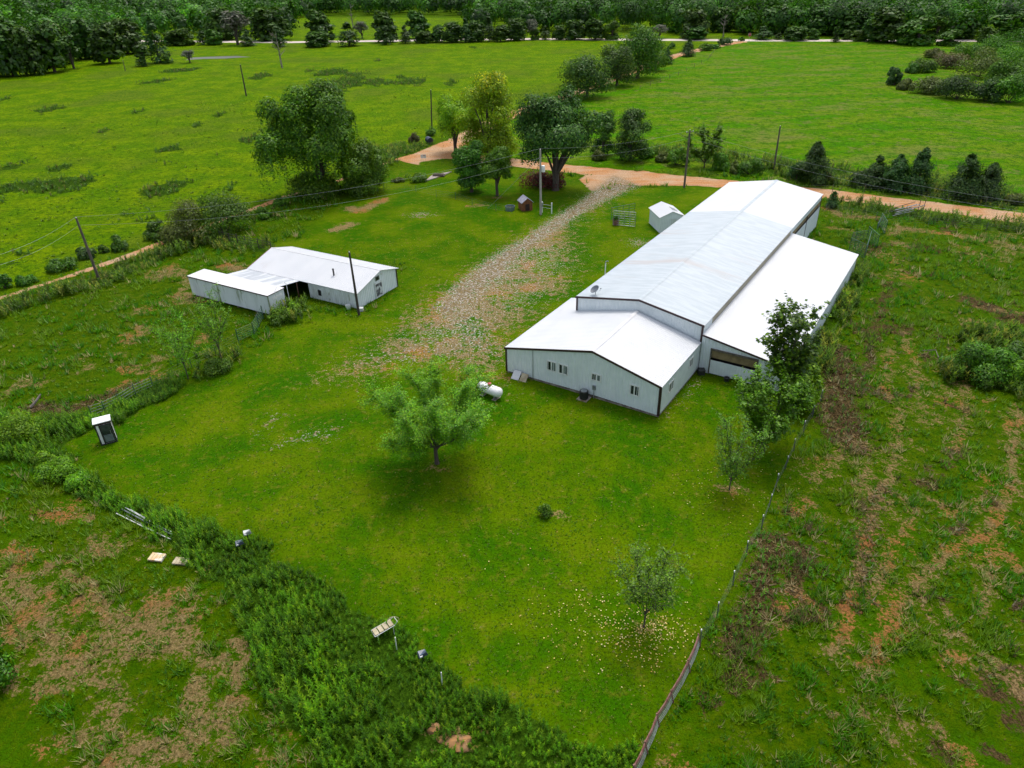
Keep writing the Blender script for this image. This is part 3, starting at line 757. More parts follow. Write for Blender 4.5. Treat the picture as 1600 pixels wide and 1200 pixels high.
# white vent pipe beside the barn
g = gp(908, 468)
t = thing('vent_pipe', 'thin white pipe with a curved top beside the long barn wall', 'pipe', barn_pt(-13.9, 17.5))
MB().tube([(0, 0, 0), (0, 0, 5.4)], .05, 8).build('pipe', M['white'], t)
MB().tube([(0, 0, 5.4), (.0, 0, 5.6), (.16, 0, 5.68), (.3, 0, 5.6)], .045, 8).build('bent_top', M['grey'], t)
# air conditioner by the front wall
def at_front(x, d=.55): return barn_pt(x, -d)
t = thing('air_conditioner', 'round-topped dark air conditioner unit at the front wall of the house wing', 'air conditioner', at_front(-6.9, .55), -math.radians(BARN_AZ))
b = MB().lathe([(.36, .06), (.38, .08), (.38, .74), (.40, .76), (.40, .82), (.34, .84)], 20)
for k in range(24):
    a = k*math.pi/12; b.tube([(.385*math.cos(a), .385*math.sin(a), .1), (.385*math.cos(a), .385*math.sin(a), .73)], .012, 4)
b.build('casing', M['black'], t)
MB().lathe([(.3, .85), (.3, .86), (.08, .88), (.02, .88)], 20).build('fan_guard', M['grey'], t)
MB().box(-.5, .5, -.5, .5, -.02, .06).build('pad', M['concrete'], t)
t = thing('electric_meter', 'grey meter box on a conduit right of the air conditioner', 'meter', barn_pt(-6.15, -.02), -math.radians(BARN_AZ))
MB().box(-.14, .14, -.16, 0, .95, 1.35).build('box', M['grey'], t)
MB().tube([(0, -.08, 0), (0, -.08, .95)], .03, 6).build('conduit', M['grey'], t)
t = thing('board_pile', 'two pale boards leaning by the left end of the front wall', 'boards', barn_pt(-14, -.5), -math.radians(BARN_AZ))
MB().hexa([(-.5, -.35, 0), (.3, -.35, 0), (.3, -.3, 0), (-.5, -.3, 0), (-.5, .3, .62), (.3, .3, .62), (.3, .35, .62), (-.5, .35, .62)]).build('board', M['roof_dirty'], t)
MB().hexa([(.4, -.3, 0), (1.1, -.3, 0), (1.1, -.24, 0), (.4, -.24, 0), (.4, .25, .55), (1.1, .25, .55), (1.1, .3, .55), (.4, .3, .55)]).build('board', M['greyboard'], t)
t = thing('feed_bucket', 'small black bucket at the lean-to door', 'bucket', barn_pt(3.0, 8.9))
MB().lathe([(.22, 0), (.28, .35), (.26, .35), (.2, .03)], 16).build('bucket_body', M['black'], t); MB().tube([(-.27, 0, .33), (0, -.2, .4), (.27, 0, .33)], .012, 5).build('handle', M['grey'], t)
t = thing('trash_heap', 'low dark box in the corner between the house wing and the lean-to', 'box', barn_pt(.55, 8.95))
MB().box(-.3, .3, -.3, .3, 0, .45).box(-.33, .33, -.33, .33, .45, .5).build('box_body', M['black'], t)

# ------------------------------------------------------------------ small white shed behind the barn
t = thing('garden_shed', 'small white metal shed peeking out behind the left side of the long barn', 'shed', (23.3, 95.6, 0), math.radians(-20))
t.location = (*G(1030, 364), 0); t.rotation_euler = (0, 0, math.radians(8))
SW, SD = 3.4, 4.6
mb = MB(); zz = [(0, 2.3), (SW/2, 3.0), (SW, 2.3)]
ribbed(mb, (0, 0, 0), (SW/2, 0, 0), (0, 0, 2.3), (SW/2, 0, 3.0), .25, .02, (0, -1, 0)); ribbed(mb, (SW/2, 0, 0), (SW, 0, 0), (SW/2, 0, 3.0), (SW, 0, 2.3), .25, .02, (0, -1, 0))
ribbed(mb, (0, 0, 0), (0, SD, 0), (0, 0, 2.3), (0, SD, 2.3), .25, .02, (-1, 0, 0)); ribbed(mb, (SW, 0, 0), (SW, SD, 0), (SW, 0, 2.3), (SW, SD, 2.3), .25, .02, (1, 0, 0))
mb.add([(0, SD, 0), (SW, SD, 0), (SW, SD, 2.3), (SW/2, SD, 3), (0, SD, 2.3)], [(4, 3, 2, 1, 0)])
mb.build('wall', M['wall'], t)
mb = MB(); roof_slab(mb, -.2, 2.26, SW/2, 3.05, -.2, SD+.2, .05); roof_slab(mb, SW+.2, 2.26, SW/2, 3.05, -.2, SD+.2, .05); mb.build('roof', M['roof'], t)
mb = MB()
for k in (0, 1): mb.hexa([(2.1, 1.2+k*.75, 2.90), (2.9, 1.2+k*.75, 2.56), (2.9, 1.8+k*.75, 2.56), (2.1, 1.8+k*.75, 2.90), (2.1, 1.2+k*.75, 2.95), (2.9, 1.2+k*.75, 2.61), (2.9, 1.8+k*.75, 2.61), (2.1, 1.8+k*.75, 2.95)])
mb.build('roof_patch', M['grey'], t)
mb = MB().box(SW*.5-.1, SW-.3, -.06, -.03, .05, 1.95); mb.build('door', M['wall_shed'], t)

# ------------------------------------------------------------------ livestock shed on the left
LS = thing('livestock_shed', 'long low white shed with a middle roof joining it to a stained trailer-like box', 'shed', (-17.35, 74.65, 0), -math.radians(30))
# local x runs along the shed to the right, y to the back
SX0 = -17.2
mb = MB()
ribbed(mb, (0, 0, 0), (0, 4.3, 0), (0, 0, 1.95), (0, 4.3, 3.15), .3, .032, (1, 0, 0)); ribbed(mb, (0, 4.3, 0), (0, 7.4, 0), (0, 4.3, 3.15), (0, 7.4, 2.3), .3, .032, (1, 0, 0))
ribbed(mb, (SX0, 7.4, 0), (0, 7.4, 0), (SX0, 7.4, 2.3), (0, 7.4, 2.3), .3, .032, (0, 1, 0))
mb.add([(SX0, 0, 0), (SX0, 7.4, 0), (SX0, 7.4, 2.3), (SX0, 4.3, 3.15), (SX0, 0, 1.95)], [(4, 3, 2, 1, 0)])
mb.build('gable_wall', M['wall'], LS)
mb = MB(); ribbed(mb, (-7.4, 0, .0), (0, 0, .0), (-7.4, 0, 1.95), (0, 0, 1.95), .3, .032, (0, -1, 0))
tag(mb.build('front_wall', M['wall_shed'], LS), 'weather-stained front wall')
mb = MB().box(-5.95, -5.5, -.06, -.025, .55, 1.25); mb.build('wall_hatch', M['dark'], LS)
def roof_y(mb, x0, x1, y0, z0, y1, z1, th=.05):
    ribbed(mb, (x0, y0, z0), (x1, y0, z0), (x0, y1, z1), (x1, y1, z1), .3, .025, (0, 0, 1))
    ya, za, yb, zb_ = (y0, z0, y1, z1) if y0 < y1 else (y1, z1, y0, z0); e = .003
    mb.hexa([(x0, ya, za-th), (x1, ya, za-th), (x1, yb, zb_-th), (x0, yb, zb_-th), (x0, ya, za-e), (x1, ya, za-e), (x1, yb, zb_-e), (x0, yb, zb_-e)])
mb = MB(); roof_y(mb, SX0-.1, .25, -.15, 1.96, 4.3, 3.22); roof_y(mb, SX0-.1, .25, 7.65, 2.28, 4.3, 3.22); mb.build('roof', M['roof'], LS)
mb = MB().box(SX0-.1, .25, 4.24, 4.36, 3.2, 3.245); mb.build('ridge_cap', M['roof_dirty'], LS)
mb = MB().hexa([(SX0-.16, -.15, 1.8), (SX0-.102, -.15, 1.8), (SX0-.102, 4.3, 3.06), (SX0-.16, 4.3, 3.06), (SX0-.16, -.15, 2.0), (SX0-.102, -.15, 2.0), (SX0-.102, 4.3, 3.25), (SX0-.16, 4.3, 3.25)])
mb.build('gable_trim', M['rust'], LS)
mb = MB(); mb.box(.03, .06, 7.25, 7.42, 0, 2.25); mb.build('corner_trim', M['trim'], LS)
d = MB().box(.03, .09, 3.1, 4.5, 0.02, 1.95); d = d.build('gable_door', M['wall_shed'], LS)
MB().box(.095, .11, 3.25, 4.35, .25, 1.75).build('peeling_panel', pm('peeling_paint', (.08, .08, .09), (.55, .58, .60), 2.2, .7, lo=.45, hi=.55), LS)
w1 = MB().box(.03, .07, 3.4, 4.1, 2.1, 2.65).build('window', M['grey'], LS); MB().box(.072, .08, 3.48, 4.02, 2.17, 2.58).build('pane', M['glass'], w1)
MB().box(.03, .13, 4.5, 4.66, 2.55, 2.8).build('wall_lamp', M['white'], LS)
MB().tube([(-4.9, 1.9, 2.5), (-4.9, 1.9, 3.3)], .1, 10).lathe([(.16, 3.3), (.02, 3.42)], 10, (-4.9, 1.9, 0)).build('flue_pipe', M['black'], LS)
# middle roof and the long box
mb = MB(); roof_y(mb, SX0-.05, -8.6, -3.7, 2.45, -.18, 1.94); mb.build('middle_roof', M['roof_wing'], LS)
mb = MB(); ribbed(mb, (SX0, -3.6, 0), (SX0, 0, 0), (SX0, -3.6, 2.4), (SX0, 0, 1.9), .3, .032, (-1, 0, 0)); 
mb.build('middle_wall', M['wall_shed'], LS)
MB().tube([(-8.75, -3.3, 0), (-8.75, -3.3, 2.3)], .06, 6).build('open_side_post', M['rust'], LS); MB().tube([(-8.75, -.5, 0), (-8.75, -.5, 1.9)], .06, 6).build('open_side_post', M['rust'], LS)
BX0, BX1, BY0, BY1, BH = -20.6, -7.5, -6.1, -3.7, 2.55
mb = MB(); ribbed(mb, (BX0, BY0, .25), (BX1, BY0, .25), (BX0, BY0, BH), (BX1, BY0, BH), 1.2, .012, (0, -1, 0)); mb.box(BX0+.005, BX1-.005, BY0+.01, BY1, .25, BH-.01)
tag(mb.build('box_body', M['box'], LS), 'white trailer-like box with green algae streaks')
MB().box(BX0-.08, BX1+.08, BY0-.08, BY1+.08, BH, BH+.06).build('box_roof', M['roof_dirty'], LS)
MB().box(BX0-.1, BX1+.1, BY0-.1, BY0-.082, BH-.06, BH+.07).box(BX1+.082, BX1+.1, BY0-.08, BY1+.08, BH-.02, BH+.065).build('box_edge_trim', M['trim'], LS)
MB().box(BX1+.004, BX1+.03, BY0+.55, BY1-.4, 1.85, 2.15).build('end_vent', M['white'], LS)
for x in (-20, -16.5, -13, -10, -8): MB().box(x-.15, x+.15, BY0+.1, BY1-.1, 0, .25).build('block_support', M['found'], LS)
t = thing('bent_pipe_rack', 'bent white pipe loop standing at the open end of the trailer-like box', 'pipe', (0, 0, 0)); t.parent = None
lm = Matrix.Translation(Vector((-17.35, 74.65, 0))) @ Matrix.Rotation(-math.radians(30), 4, 'Z')
def shed_pt(x, y, z=0): return tuple(lm @ Vector((x, y, z)))
t.location = shed_pt(-7.1, -4.4); t.rotation_euler = (0, 0, -math.radians(30))
MB().tube([(0, -.9, 0), (0, -.9, 2.9), (0, -.6, 3.2), (0, .6, 3.4), (0, .9, 3.1), (0, .9, 0)], .035, 6).build('pipe_loop', M['white'], t)
t = thing('white_bucket', 'white bucket against the front wall near the dark pole', 'bucket', shed_pt(-1.1, -.55))
MB().lathe([(.25, 0), (.3, .5), (.28, .5), (.2, .04)], 14).build('bucket_body', M['white'], t); MB().tube([(-.29, 0, .48), (0, -.3, .4), (.29, 0, .48)], .012, 5).build('handle', M['grey'], t)
t = thing('debris_box', 'dented white container behind the bucket at the shed corner', 'container', shed_pt(.6, -.3))
MB().box(-.25, .25, -.2, .2, 0, .35).box(-.27, .27, -.22, .22, .35, .4).build('container_body', M['roof_dirty'], t)

# ------------------------------------------------------------------ foliage builders
PAL = {'dark': [(.024, .070, .006), (.038, .095, .008), (.060, .125, .012)],
       'oak': [(.020, .052, .008), (.032, .078, .010), (.060, .110, .016)],
       'mid': [(.034, .095, .008), (.050, .125, .010), (.075, .150, .014)],
       'elm': [(.030, .085, .008), (.050, .125, .010), (.085, .165, .014)],
       'brightmid': [(.040, .110, .006), (.060, .145, .008), (.085, .170, .012)],
       'bright': [(.060, .150, .008), (.085, .190, .010), (.115, .210, .016)],
       'willow': [(.058, .155, .006), (.082, .190, .008), (.130, .225, .010)],
       'yellow': [(.15, .26, .010), (.24, .34, .012), (.38, .42, .012), (.55, .50, .020)],
       'yellowgreen': [(.095, .205, .008), (.135, .245, .010), (.185, .275, .014)],
       'cedar': [(.016, .044, .009), (.026, .062, .012), (.040, .080, .014)],
       'red': [(.070, .010, .014), (.110, .016, .018), (.040, .016, .010)],
       'olive': [(.060, .085, .014), (.085, .105, .020), (.045, .062, .012)],
       'brown': [(.085, .060, .030), (.060, .055, .020), (.050, .065, .014)],
       'greyish': [(.075, .085, .060), (.10, .095, .075), (.06, .08, .04)],
       'poplar': [(.026, .065, .012), (.045, .110, .012), (.090, .170, .018)],
       'far': [(.017, .048, .006), (.027, .066, .007), (.040, .084, .009)],
       'farlight': [(.028, .075, .008), (.042, .095, .010), (.055, .105, .012)]}
def unit(v): return v/np.maximum(np.linalg.norm(v, axis=1, keepdims=True), 1e-6)
def leaf_quads(rs, c, out, size, pal, shade=None, lift=.35, rnd=.8, aspect=.55, palw=None):
    n = len(c)
    nrm = unit(out*1.1+rs.randn(n, 3)*rnd*.42+np.array([0, 0, lift]))
    t = unit(np.cross(nrm, rs.randn(n, 3))); b = np.cross(nrm, t)
    s = size*(.65+.7*rs.rand(n, 1))*.5
    V = np.stack([c-t*s, c-b*s*aspect, c+t*s, c+b*s*aspect], 1).reshape(-1, 3)
    F = np.arange(4*n).reshape(-1, 4)
    P_ = np.array(PAL[pal]); col = P_[rs.choice(len(P_), n, p=palw)]
    if shade is None: shade = np.ones(n)
    col = col*(shade*(.62+.76*rs.rand(n)))[:, None]
    return V, F, np.repeat(col, 4, 0)
def crown_mesh(name, parts):
    V, F, C = [], [], []; b = 0
    for v, f, c in parts:
        V.append(v); F.append(f+b); C.append(c); b += len(v)
    return np_mesh(name, np.concatenate(V), np.concatenate(F), {'col': np.concatenate(C)})
def dirs(rs, n, zlo=-.5):
    d = unit(rs.randn(n, 3)); d[:, 2] = np.where(d[:, 2] < zlo, -d[:, 2], d[:, 2]); return d

def round_tree(seed, h, wd,  tf=.18, n=6000, ls=.32, pal='mid', nb=26, droop=0., top_pal=None, lean=0., br=(.24, .40), taper=0., lobe=.12):
    rs = np.random.RandomState(seed)
    cz = h*(tf+1)/2; rz = h*(1-tf)/2; rx = wd/2
    bd = dirs(rs, nb, -.75); br_ = rs.uniform(*br, nb)*rx
    rad = rs.uniform(.25, 1., nb)**.6
    bc = bd*rad[:, None]*np.stack([rx-br_*.6, rx-br_*.6, np.maximum(rz-br_*.65, .2*rz)], 1)
    aa = np.arctan2(bd[:, 1], bd[:, 0]); bc *= (1-lobe+lobe*1.6*np.sin(2.6*aa+seed)*np.sin(3.1*bd[:, 2]*2+seed*.7))[:, None]
    bc[:, :2] *= (1-.10*np.clip(-bc[:, 2:3]/rz, 0, 1))
    bc[:, :2] *= (1-taper*np.clip(bc[:, 2:3]/rz, -.2, 1))
    bc += np.array([lean, 0, cz])
    if tf < .09:                                   # foliage reaches the ground: a skirt of low clumps
        ns = max(5, int(nb*.42)); an = 2*math.pi*(np.arange(ns)+rs.rand(ns)*.7)/ns; sr = rs.uniform(.26, .38, ns)*rx
        sr = np.minimum(sr, h*.22)
        sk = np.stack([np.cos(an)*(rx-sr)*rs.uniform(.6, 1, ns), np.sin(an)*(rx-sr)*rs.uniform(.55, .88, ns), sr*.55+h*.16*rs.rand(ns)+h*tf], 1)
        bc = np.concatenate([bc, sk]); br_ = np.concatenate([br_, sr]); nb += ns
    sh = np.exp(rs.randn(nb)*.16)
    w_ = br_**2; k = rs.choice(nb, n, p=w_/w_.sum())
    d = dirs(rs, n, -.8); rr = .55+.5*rs.rand(n)**.55
    c = bc[k]+d*(br_[k]*rr*(1+.25*rs.randn(n)*.5))[:, None]*np.array([1, 1, .85])
    c[:, 2] = np.maximum(c[:, 2], .08)
    og = unit(c-np.array([lean, 0, cz-rz*.3]))
    parts = []
    if top_pal:
        hi = (c[:, 2] > cz+rz*(.35+.5*rs.rand(n))) & (rs.rand(n) < .85)
        parts.append(leaf_quads(rs, c[hi], d[hi]*.75+og[hi]*.3, ls, top_pal, sh[k][hi]))
        c, d, og, k = c[~hi], d[~hi], og[~hi], k[~hi]
    parts.append(leaf_quads(rs, c, d*.75+og*.3, ls*1.12, pal, sh[k]))
    if droop > 0:
        m = int(n*.06); kk = rs.choice(nb, m); q = dirs(rs, m, -.2)
        st = bc[kk]+q*br_[kk][:, None]*.95; L = droop*(.4+.9*rs.rand(m)); m2 = 9
        f = np.linspace(.1, 1, m2)
        cc = st[:, None, :]+np.stack([q[:, 0:1]*f*.35, q[:, 1:2]*f*.35, -L[:, None]*f], 2)
        cc = cc.reshape(-1, 3)+rs.randn(m*m2, 3)*.10
        cc[:, 2] = np.maximum(cc[:, 2], .3)
        parts.append(leaf_quads(rs, cc, np.repeat(q, m2, 0), ls*.9, pal, np.repeat(sh[kk], m2)*1.05, .1))
    crown = crown_mesh('crown', parts)
    mb = MB(); r0 = max(.07, h*.020+wd*.010)
    zt = cz-rz*.2
    ph = rs.rand()*6
    mb.tube([(0, 0, -.1), (0, 0, .25), (.04*h*.3*math.cos(ph), .04*h*.3*math.sin(ph), zt*.5), (lean*.5, 0, zt), (lean*.8, 0, cz+rz*.35)], [r0*1.5, r0*1.1, r0*.9, r0*.65, r0*.2], 8)
    for i in rs.choice(nb, min(nb, 9), replace=False):
        z0 = h*tf*(.7+.6*rs.rand()) if tf > .05 else h*.15
        e = bc[i]; mid = np.array([e[0]*.45, e[1]*.45, z0+(e[2]-z0)*.6])
        mb.tube([(0, 0, z0), tuple(mid), tuple(e)], [r0*.55, r0*.3, r0*.08], 5)
    return mb, crown
def cedar_tree(seed, h, wd, n=5000, ls=.3, pal='cedar', power=.75):
    rs = np.random.RandomState(seed)
    nb = 70
    z = h*(.05+.93*rs.rand(nb)**1.25); a = rs.rand(nb)*2*math.pi
    R = wd/2*np.clip(1-z/h, 0.02, 1)**power*(.75+.4*rs.rand(nb))
    R *= .72+.28*np.clip(z/(h*.18), 0, 1)
    tip = np.stack([np.cos(a)*R, np.sin(a)*R, z+R*.25], 1)
    k = rs.randint(0, nb, n); f = rs.rand(n)**.45
    base = np.stack([0*z, 0*z, z-R*.15], 1)
    sw = (.07+.11*(1-f))*R[k]*2+.02*wd
    c = base[k]+(tip-base)[k]*f[:, None]+rs.randn(n, 3)*sw[:, None]*.75
    c[:, 2] = np.clip(c[:, 2], .1, h*1.03)
    sh = np.exp(rs.randn(nb)*.15)
    out = unit(tip-base)[k]
    crown = crown_mesh('crown', [leaf_quads(rs, c, out, ls, pal, sh[k], .5, .7, .5)])
    mb = MB().tube([(0, 0, -.1), (0, 0, h*.5), (0, 0, h*.9)], [.02*h+.04, .012*h+.02, .01], 6)
    return mb, crown
def bush(seed, h, wd, n=2500, ls=.25, pal='mid', nb=14, dp=None):
    rs = np.random.RandomState(seed)
    bd = dirs(rs, nb, -.1); br_ = rs.uniform(.25, .45, nb)*wd/2; br_ = np.minimum(br_, h*.45)
    bc = bd*np.stack([wd/2-br_, (dp or wd)/2-br_, np.maximum(h*.9-br_, .1)], 1)*(rs.uniform(.4, 1, nb)**.5)[:, None]
    bc[:, 2] = np.maximum(bc[:, 2], br_*.6)
    sh = np.exp(rs.randn(nb)*.15)
    w_ = br_**2; k = rs.choice(nb, n, p=w_/w_.sum())
    d = dirs(rs, n, -.4); c = bc[k]+d*(br_[k]*(.55+.55*rs.rand(n)**.5))[:, None]
    c[:, 2] = np.maximum(c[:, 2], .05)
    crown = crown_mesh('foliage', [leaf_quads(rs, c, d, ls, pal, sh[k])])
    mb = MB()
    for i in range(min(nb, 7)): mb.tube([(bc[i][0]*.1, bc[i][1]*.1, -.05), tuple(bc[i]*np.array([.6, .6, .5])), tuple(bc[i])], [.05*h**.5, .03, .01], 5)
    return mb, crown
def branchy(seed, h, wd, trunk=.2, limbs=9, n=9000, ls=.16, pal='willow', r0=.16, up=.9, fill=1., aspect=.4, twigs=7, col_top=None):
    """open tree grown from a trunk, limbs and twigs; leaves sit along the twigs"""
    rs = np.random.RandomState(seed); mb = MB(); anch = []; dr = []
    zt = h*trunk
    mb.tube([(0, 0, -.1), (.02, 0, .12), (.03, .02, zt*.6), (0, 0, zt)], [r0*1.5, r0*1.05, r0*.95, r0*.85], 8)
    def bez(p, d, L, bend, m):
        pts = [np.array(p)]; d = d/np.linalg.norm(d)
        for i in range(m):
            d = d+np.array([0, 0, bend])+rs.randn(3)*.10; d /= np.linalg.norm(d)
            pts.append(pts[-1]+d*L/m)
        return pts
    for i in range(limbs):
        a = 2*math.pi*(i+rs.rand()*.6)/limbs
        inner = i % 3 == 0
        el = (1.15 if inner else .62+.35*rs.rand())*up
        z0 = zt*(.75+.25*rs.rand())
        reach = wd/2 if not inner else wd*.3
        tgt = np.array([math.cos(a)*reach, math.sin(a)*reach, h*(.93 if inner else .62+.3*rs.rand())])
        d = tgt-np.array([0, 0, z0]); L = np.linalg.norm(d)
        d = d/L+np.array([0, 0, -.1])
        pts = bez((0, 0, z0), d, L, .03, 7)
        # steer to the target
        pts = [p+(tgt-pts[-1])*(j/7)**1.3 for j, p in enumerate(pts)]
        rr = np.linspace(r0*.5, .012, 8)
        mb.tube([tuple(p) for p in pts], list(rr), 5)
        for j in range(2, 8):
            for q in range(twigs//2+1):
                if rs.rand() > fill: continue
                dd = unit(rs.randn(1, 3))[0]+ (pts[j]-pts[j-1])/np.linalg.norm(pts[j]-pts[j-1])*.9+np.array([0, 0, .15])
                tl = L*(.12+.16*rs.rand())
                tp = bez(pts[j], dd, tl, -.02, 3)
                mb.tube([tuple(p) for p in tp], [.018, .012, .008, .004], 3, False)
                for p0, p1 in zip(tp[:-1], tp[1:]):
                    anch.append((p0, p1))
    k = rs.randint(0, len(anch), n); A = np.array([x[0] for x in anch]); B = np.array([x[1] for x in anch])
    f = rs.rand(n, 1); c = A[k]*(1-f)+B[k]*f+rs.randn(n, 3)*(.05+wd*.014)
    tw = rs.rand(len(anch)); sh = np.exp((tw-.5)*.5)[k]
    crown = crown_mesh('crown', [leaf_quads(rs, c, unit(B-A)[k]*.4+np.array([0, 0, .5]), ls, pal, sh, .4, .9, aspect)])
    return mb, crown

_seed = [100]
def put(kind, spot, label, cat, name, hw, group=None, bark='bark', rot=None, **kw):
    _seed[0] += 1; sd_ = kw.pop('seed', _seed[0])
    h, wd = hw
    mb, cr = {'round': round_tree, 'cedar': cedar_tree, 'bush': bush, 'branchy': branchy}[kind](sd_, h, wd, **kw)
    t = thing(name, label, cat, (spot[0], spot[1], 0), rot if rot is not None else (sd_*1.7) % 6.28, group)
    mb.build('stems' if kind == 'bush' else 'trunk', M[bark], t, smooth_=True)
    link('foliage' if kind == 'bush' else 'crown', cr, M['leaf'], t)
    return t
def size(bx, by, ty, wpx, k=.97): return hgt(bx, by, ty)*k, wpx*mpp(bx, by)*1.10
def tree(kind, bx, by, ty, wpx, label, name='tree', cat='tree', **kw):
    return put(kind, G(bx, by), label, cat, name, size(bx, by, ty, wpx), **kw)

# ---- trees near the buildings
tree('branchy', 683, 724, 598, 150, 'bright green open-crowned tree standing alone on the lawn left of the propane tank', name='willow_tree', trunk=.24, limbs=14, n=60000, ls=.155, pal='willow', r0=.17, twigs=11)
tree('branchy', 1210, 668, 470, 56, 'tall slender poplar with dark leaves rising in front of the lean-to roof', name='poplar_tree', trunk=.35, limbs=11, n=6500, ls=.28, pal='poplar', r0=.14, twigs=7, up=1.2, aspect=.8)
tree('branchy', 1192, 708, 590, 84, 'broad leafy green tree at the corner of the lean-to, below the tall poplar', name='maple_tree', trunk=.10, limbs=13, n=13000, ls=.20, pal='brightmid', r0=.11, twigs=10, aspect=.8)
tree('round', 1245, 640, 545, 66, 'bushy bright green young tree against the outer wall of the lean-to', name='maple_tree', tf=.05, n=8000, ls=.24, pal='bright', nb=20, br=(.2, .34))
tree('branchy', 1140, 765, 652, 62, 'thin sparse sapling on the lawn just left of the tree cluster by the wire fence', name='sapling', trunk=.15, limbs=9, n=3600, ls=.17, pal='brightmid', r0=.05, twigs=6)
tree('branchy', 1006, 980, 862, 78, 'small green sapling ringed by fallen yellow leaves at the lower end of the lawn', name='sapling', trunk=.2, limbs=9, n=4200, ls=.14, pal='brightmid', r0=.05, twigs=6, aspect=.6)
tree('branchy', 294, 592, 484, 56, 'thin sapling beside the weedy pen fence, the nearer of two to the white booth', name='sapling', trunk=.25, limbs=9, n=3200, ls=.16, pal='bright', r0=.05, twigs=5)
tree('branchy', 349, 571, 455, 46, 'thin sapling beside the pen fence in front of the trailer-like box', name='sapling', trunk=.3, limbs=9, n=3200, ls=.18, pal='bright', r0=.05, twigs=5)
tree('bush', 852, 805, 782, 26, 'small round shrub alone in the middle of the mown lawn', name='shrub', cat='bush', n=1100, ls=.13, pal='mid')
# ---- the yard trees by the road
tree('round', 503, 302, 112, 176, 'large drooping dark green tree left of the red dirt patches, by the farm track', name='elm_tree', tf=.09, n=46000, ls=.40, pal='elm', nb=48, droop=5.0, br=(.12, .24), taper=.30, lobe=.24)
tree('round', 570, 300, 212, 80, 'lower drooping tree growing out of the right side of the big elm', name='elm_tree', tf=.02, n=12000, ls=.34, pal='mid', nb=18, droop=1.6)
tree('round', 764, 250, 97, 98, 'tall yellow-topped tree at the road junction', name='cottonwood_tree', tf=.06, n=19000, ls=.34, pal='yellowgreen', top_pal='yellow', nb=34, droop=1.2, br=(.2, .34))
tree('round', 712, 238, 138, 68, 'drooping yellow-green tree hanging over the road junction, left of the yellow-topped one', name='cottonwood_tree', tf=.12, n=12500, ls=.32, pal='yellowgreen', top_pal='yellowgreen', nb=20, droop=3.4)
tree('round', 868, 297, 124, 142, 'largest dark broad-crowned tree behind the wooden playhouse and the transformer pole', name='oak_tree', tf=.15, n=30000, ls=.38, pal='oak', nb=44, br=(.17, .30))
tree('round', 737, 300, 208, 50, 'narrow dark green tree, left of the two small yard trees near the stock tank', name='yard_tree', tf=.05, n=10500, ls=.3, pal='dark', nb=20, droop=.6)
tree('round', 777, 306, 222, 54, 'small mid-green tree, right of the two small yard trees near the stock tank', name='yard_tree', tf=.22, n=8500, ls=.28, pal='mid', nb=22, droop=.5)
tree('round', 942, 242, 166, 44, 'dark tree squeezed between the big oak and the next tree along the dirt road', name='roadside_tree', tf=.05, n=6500, ls=.32, pal='oak', nb=16)
tree('round', 985, 250, 158, 64, 'dark green tree at the road edge right of the big oak', name='roadside_tree', tf=.05, n=11500, ls=.34, pal='oak', nb=24)
tree('bush', 838, 290, 258, 62, 'dark red leafed shrub under the big oak, left part of the clump', name='red_shrub', cat='bush', n=3200, ls=.26, pal='red')
tree('bush', 866, 292, 262, 48, 'dark red leafed shrub at the foot of the big oak trunk', name='red_shrub', cat='bush', n=2400, ls=.26, pal='red')
tree('bush', 492, 304, 262, 100, 'mass of low green growth hiding the foot of the big elm', name='undergrowth_bush', cat='bush', n=9000, ls=.32, pal='elm')
# ---- rounded row going back along the side road
tree('round', 917, 152, 80, 92, 'rounded dark tree nearest to the yard in the row along the side road', name='row_tree', tf=.02, n=9000, ls=.5, pal='oak', nb=30)
tree('round', 964, 134, 56, 70, 'second rounded dark tree from the yard in the row along the side road', name='row_tree', tf=.02, n=6500, ls=.5, pal='oak', nb=22)
tree('round', 996, 122, 26, 84, 'tallest tree of the row along the side road', name='row_tree', tf=.03, n=8500, ls=.55, pal='dark', nb=26)
tree('round', 1024, 110, 60, 52, 'lighter tree at the far end of the row, beside the visible stretch of side road', name='row_tree', tf=.02, n=4200, ls=.5, pal='mid', nb=16)
tree('cedar', 1042, 100, 74, 22, 'small dark cedar where the row of trees ends at the side road', name='cedar_tree', n=2200, ls=.5)
tree('cedar', 1075, 88, 60, 26, 'upright cedar just beyond the visible stretch of side road', name='cedar_tree', n=2600, ls=.5)
tree('bush', 1103, 79, 64, 24, 'dark bush right of the upright cedar by the side road', name='roadside_bush', cat='bush', n=1200, ls=.6, pal='dark')
tree('bush', 1118, 76, 66, 18, 'smaller dark bush, second right of the upright cedar by the side road', name='roadside_bush', cat='bush', n=900, ls=.6, pal='dark')
tree('bush', 1134, 70, 54, 26, 'rounded bush near the stop sign', name='roadside_bush', cat='bush', n=1200, ls=.6, pal='cedar')
tree('bush', 1158, 64, 56, 12, 'little bush directly left of the stop sign', name='roadside_bush', cat='bush', n=500, ls=.6, pal='mid')
tree('bush', 1050, 76, 65, 14, 'small pale bush left of the upright cedar by the side road', name='roadside_bush', cat='bush', n=600, ls=.6, pal='farlight')
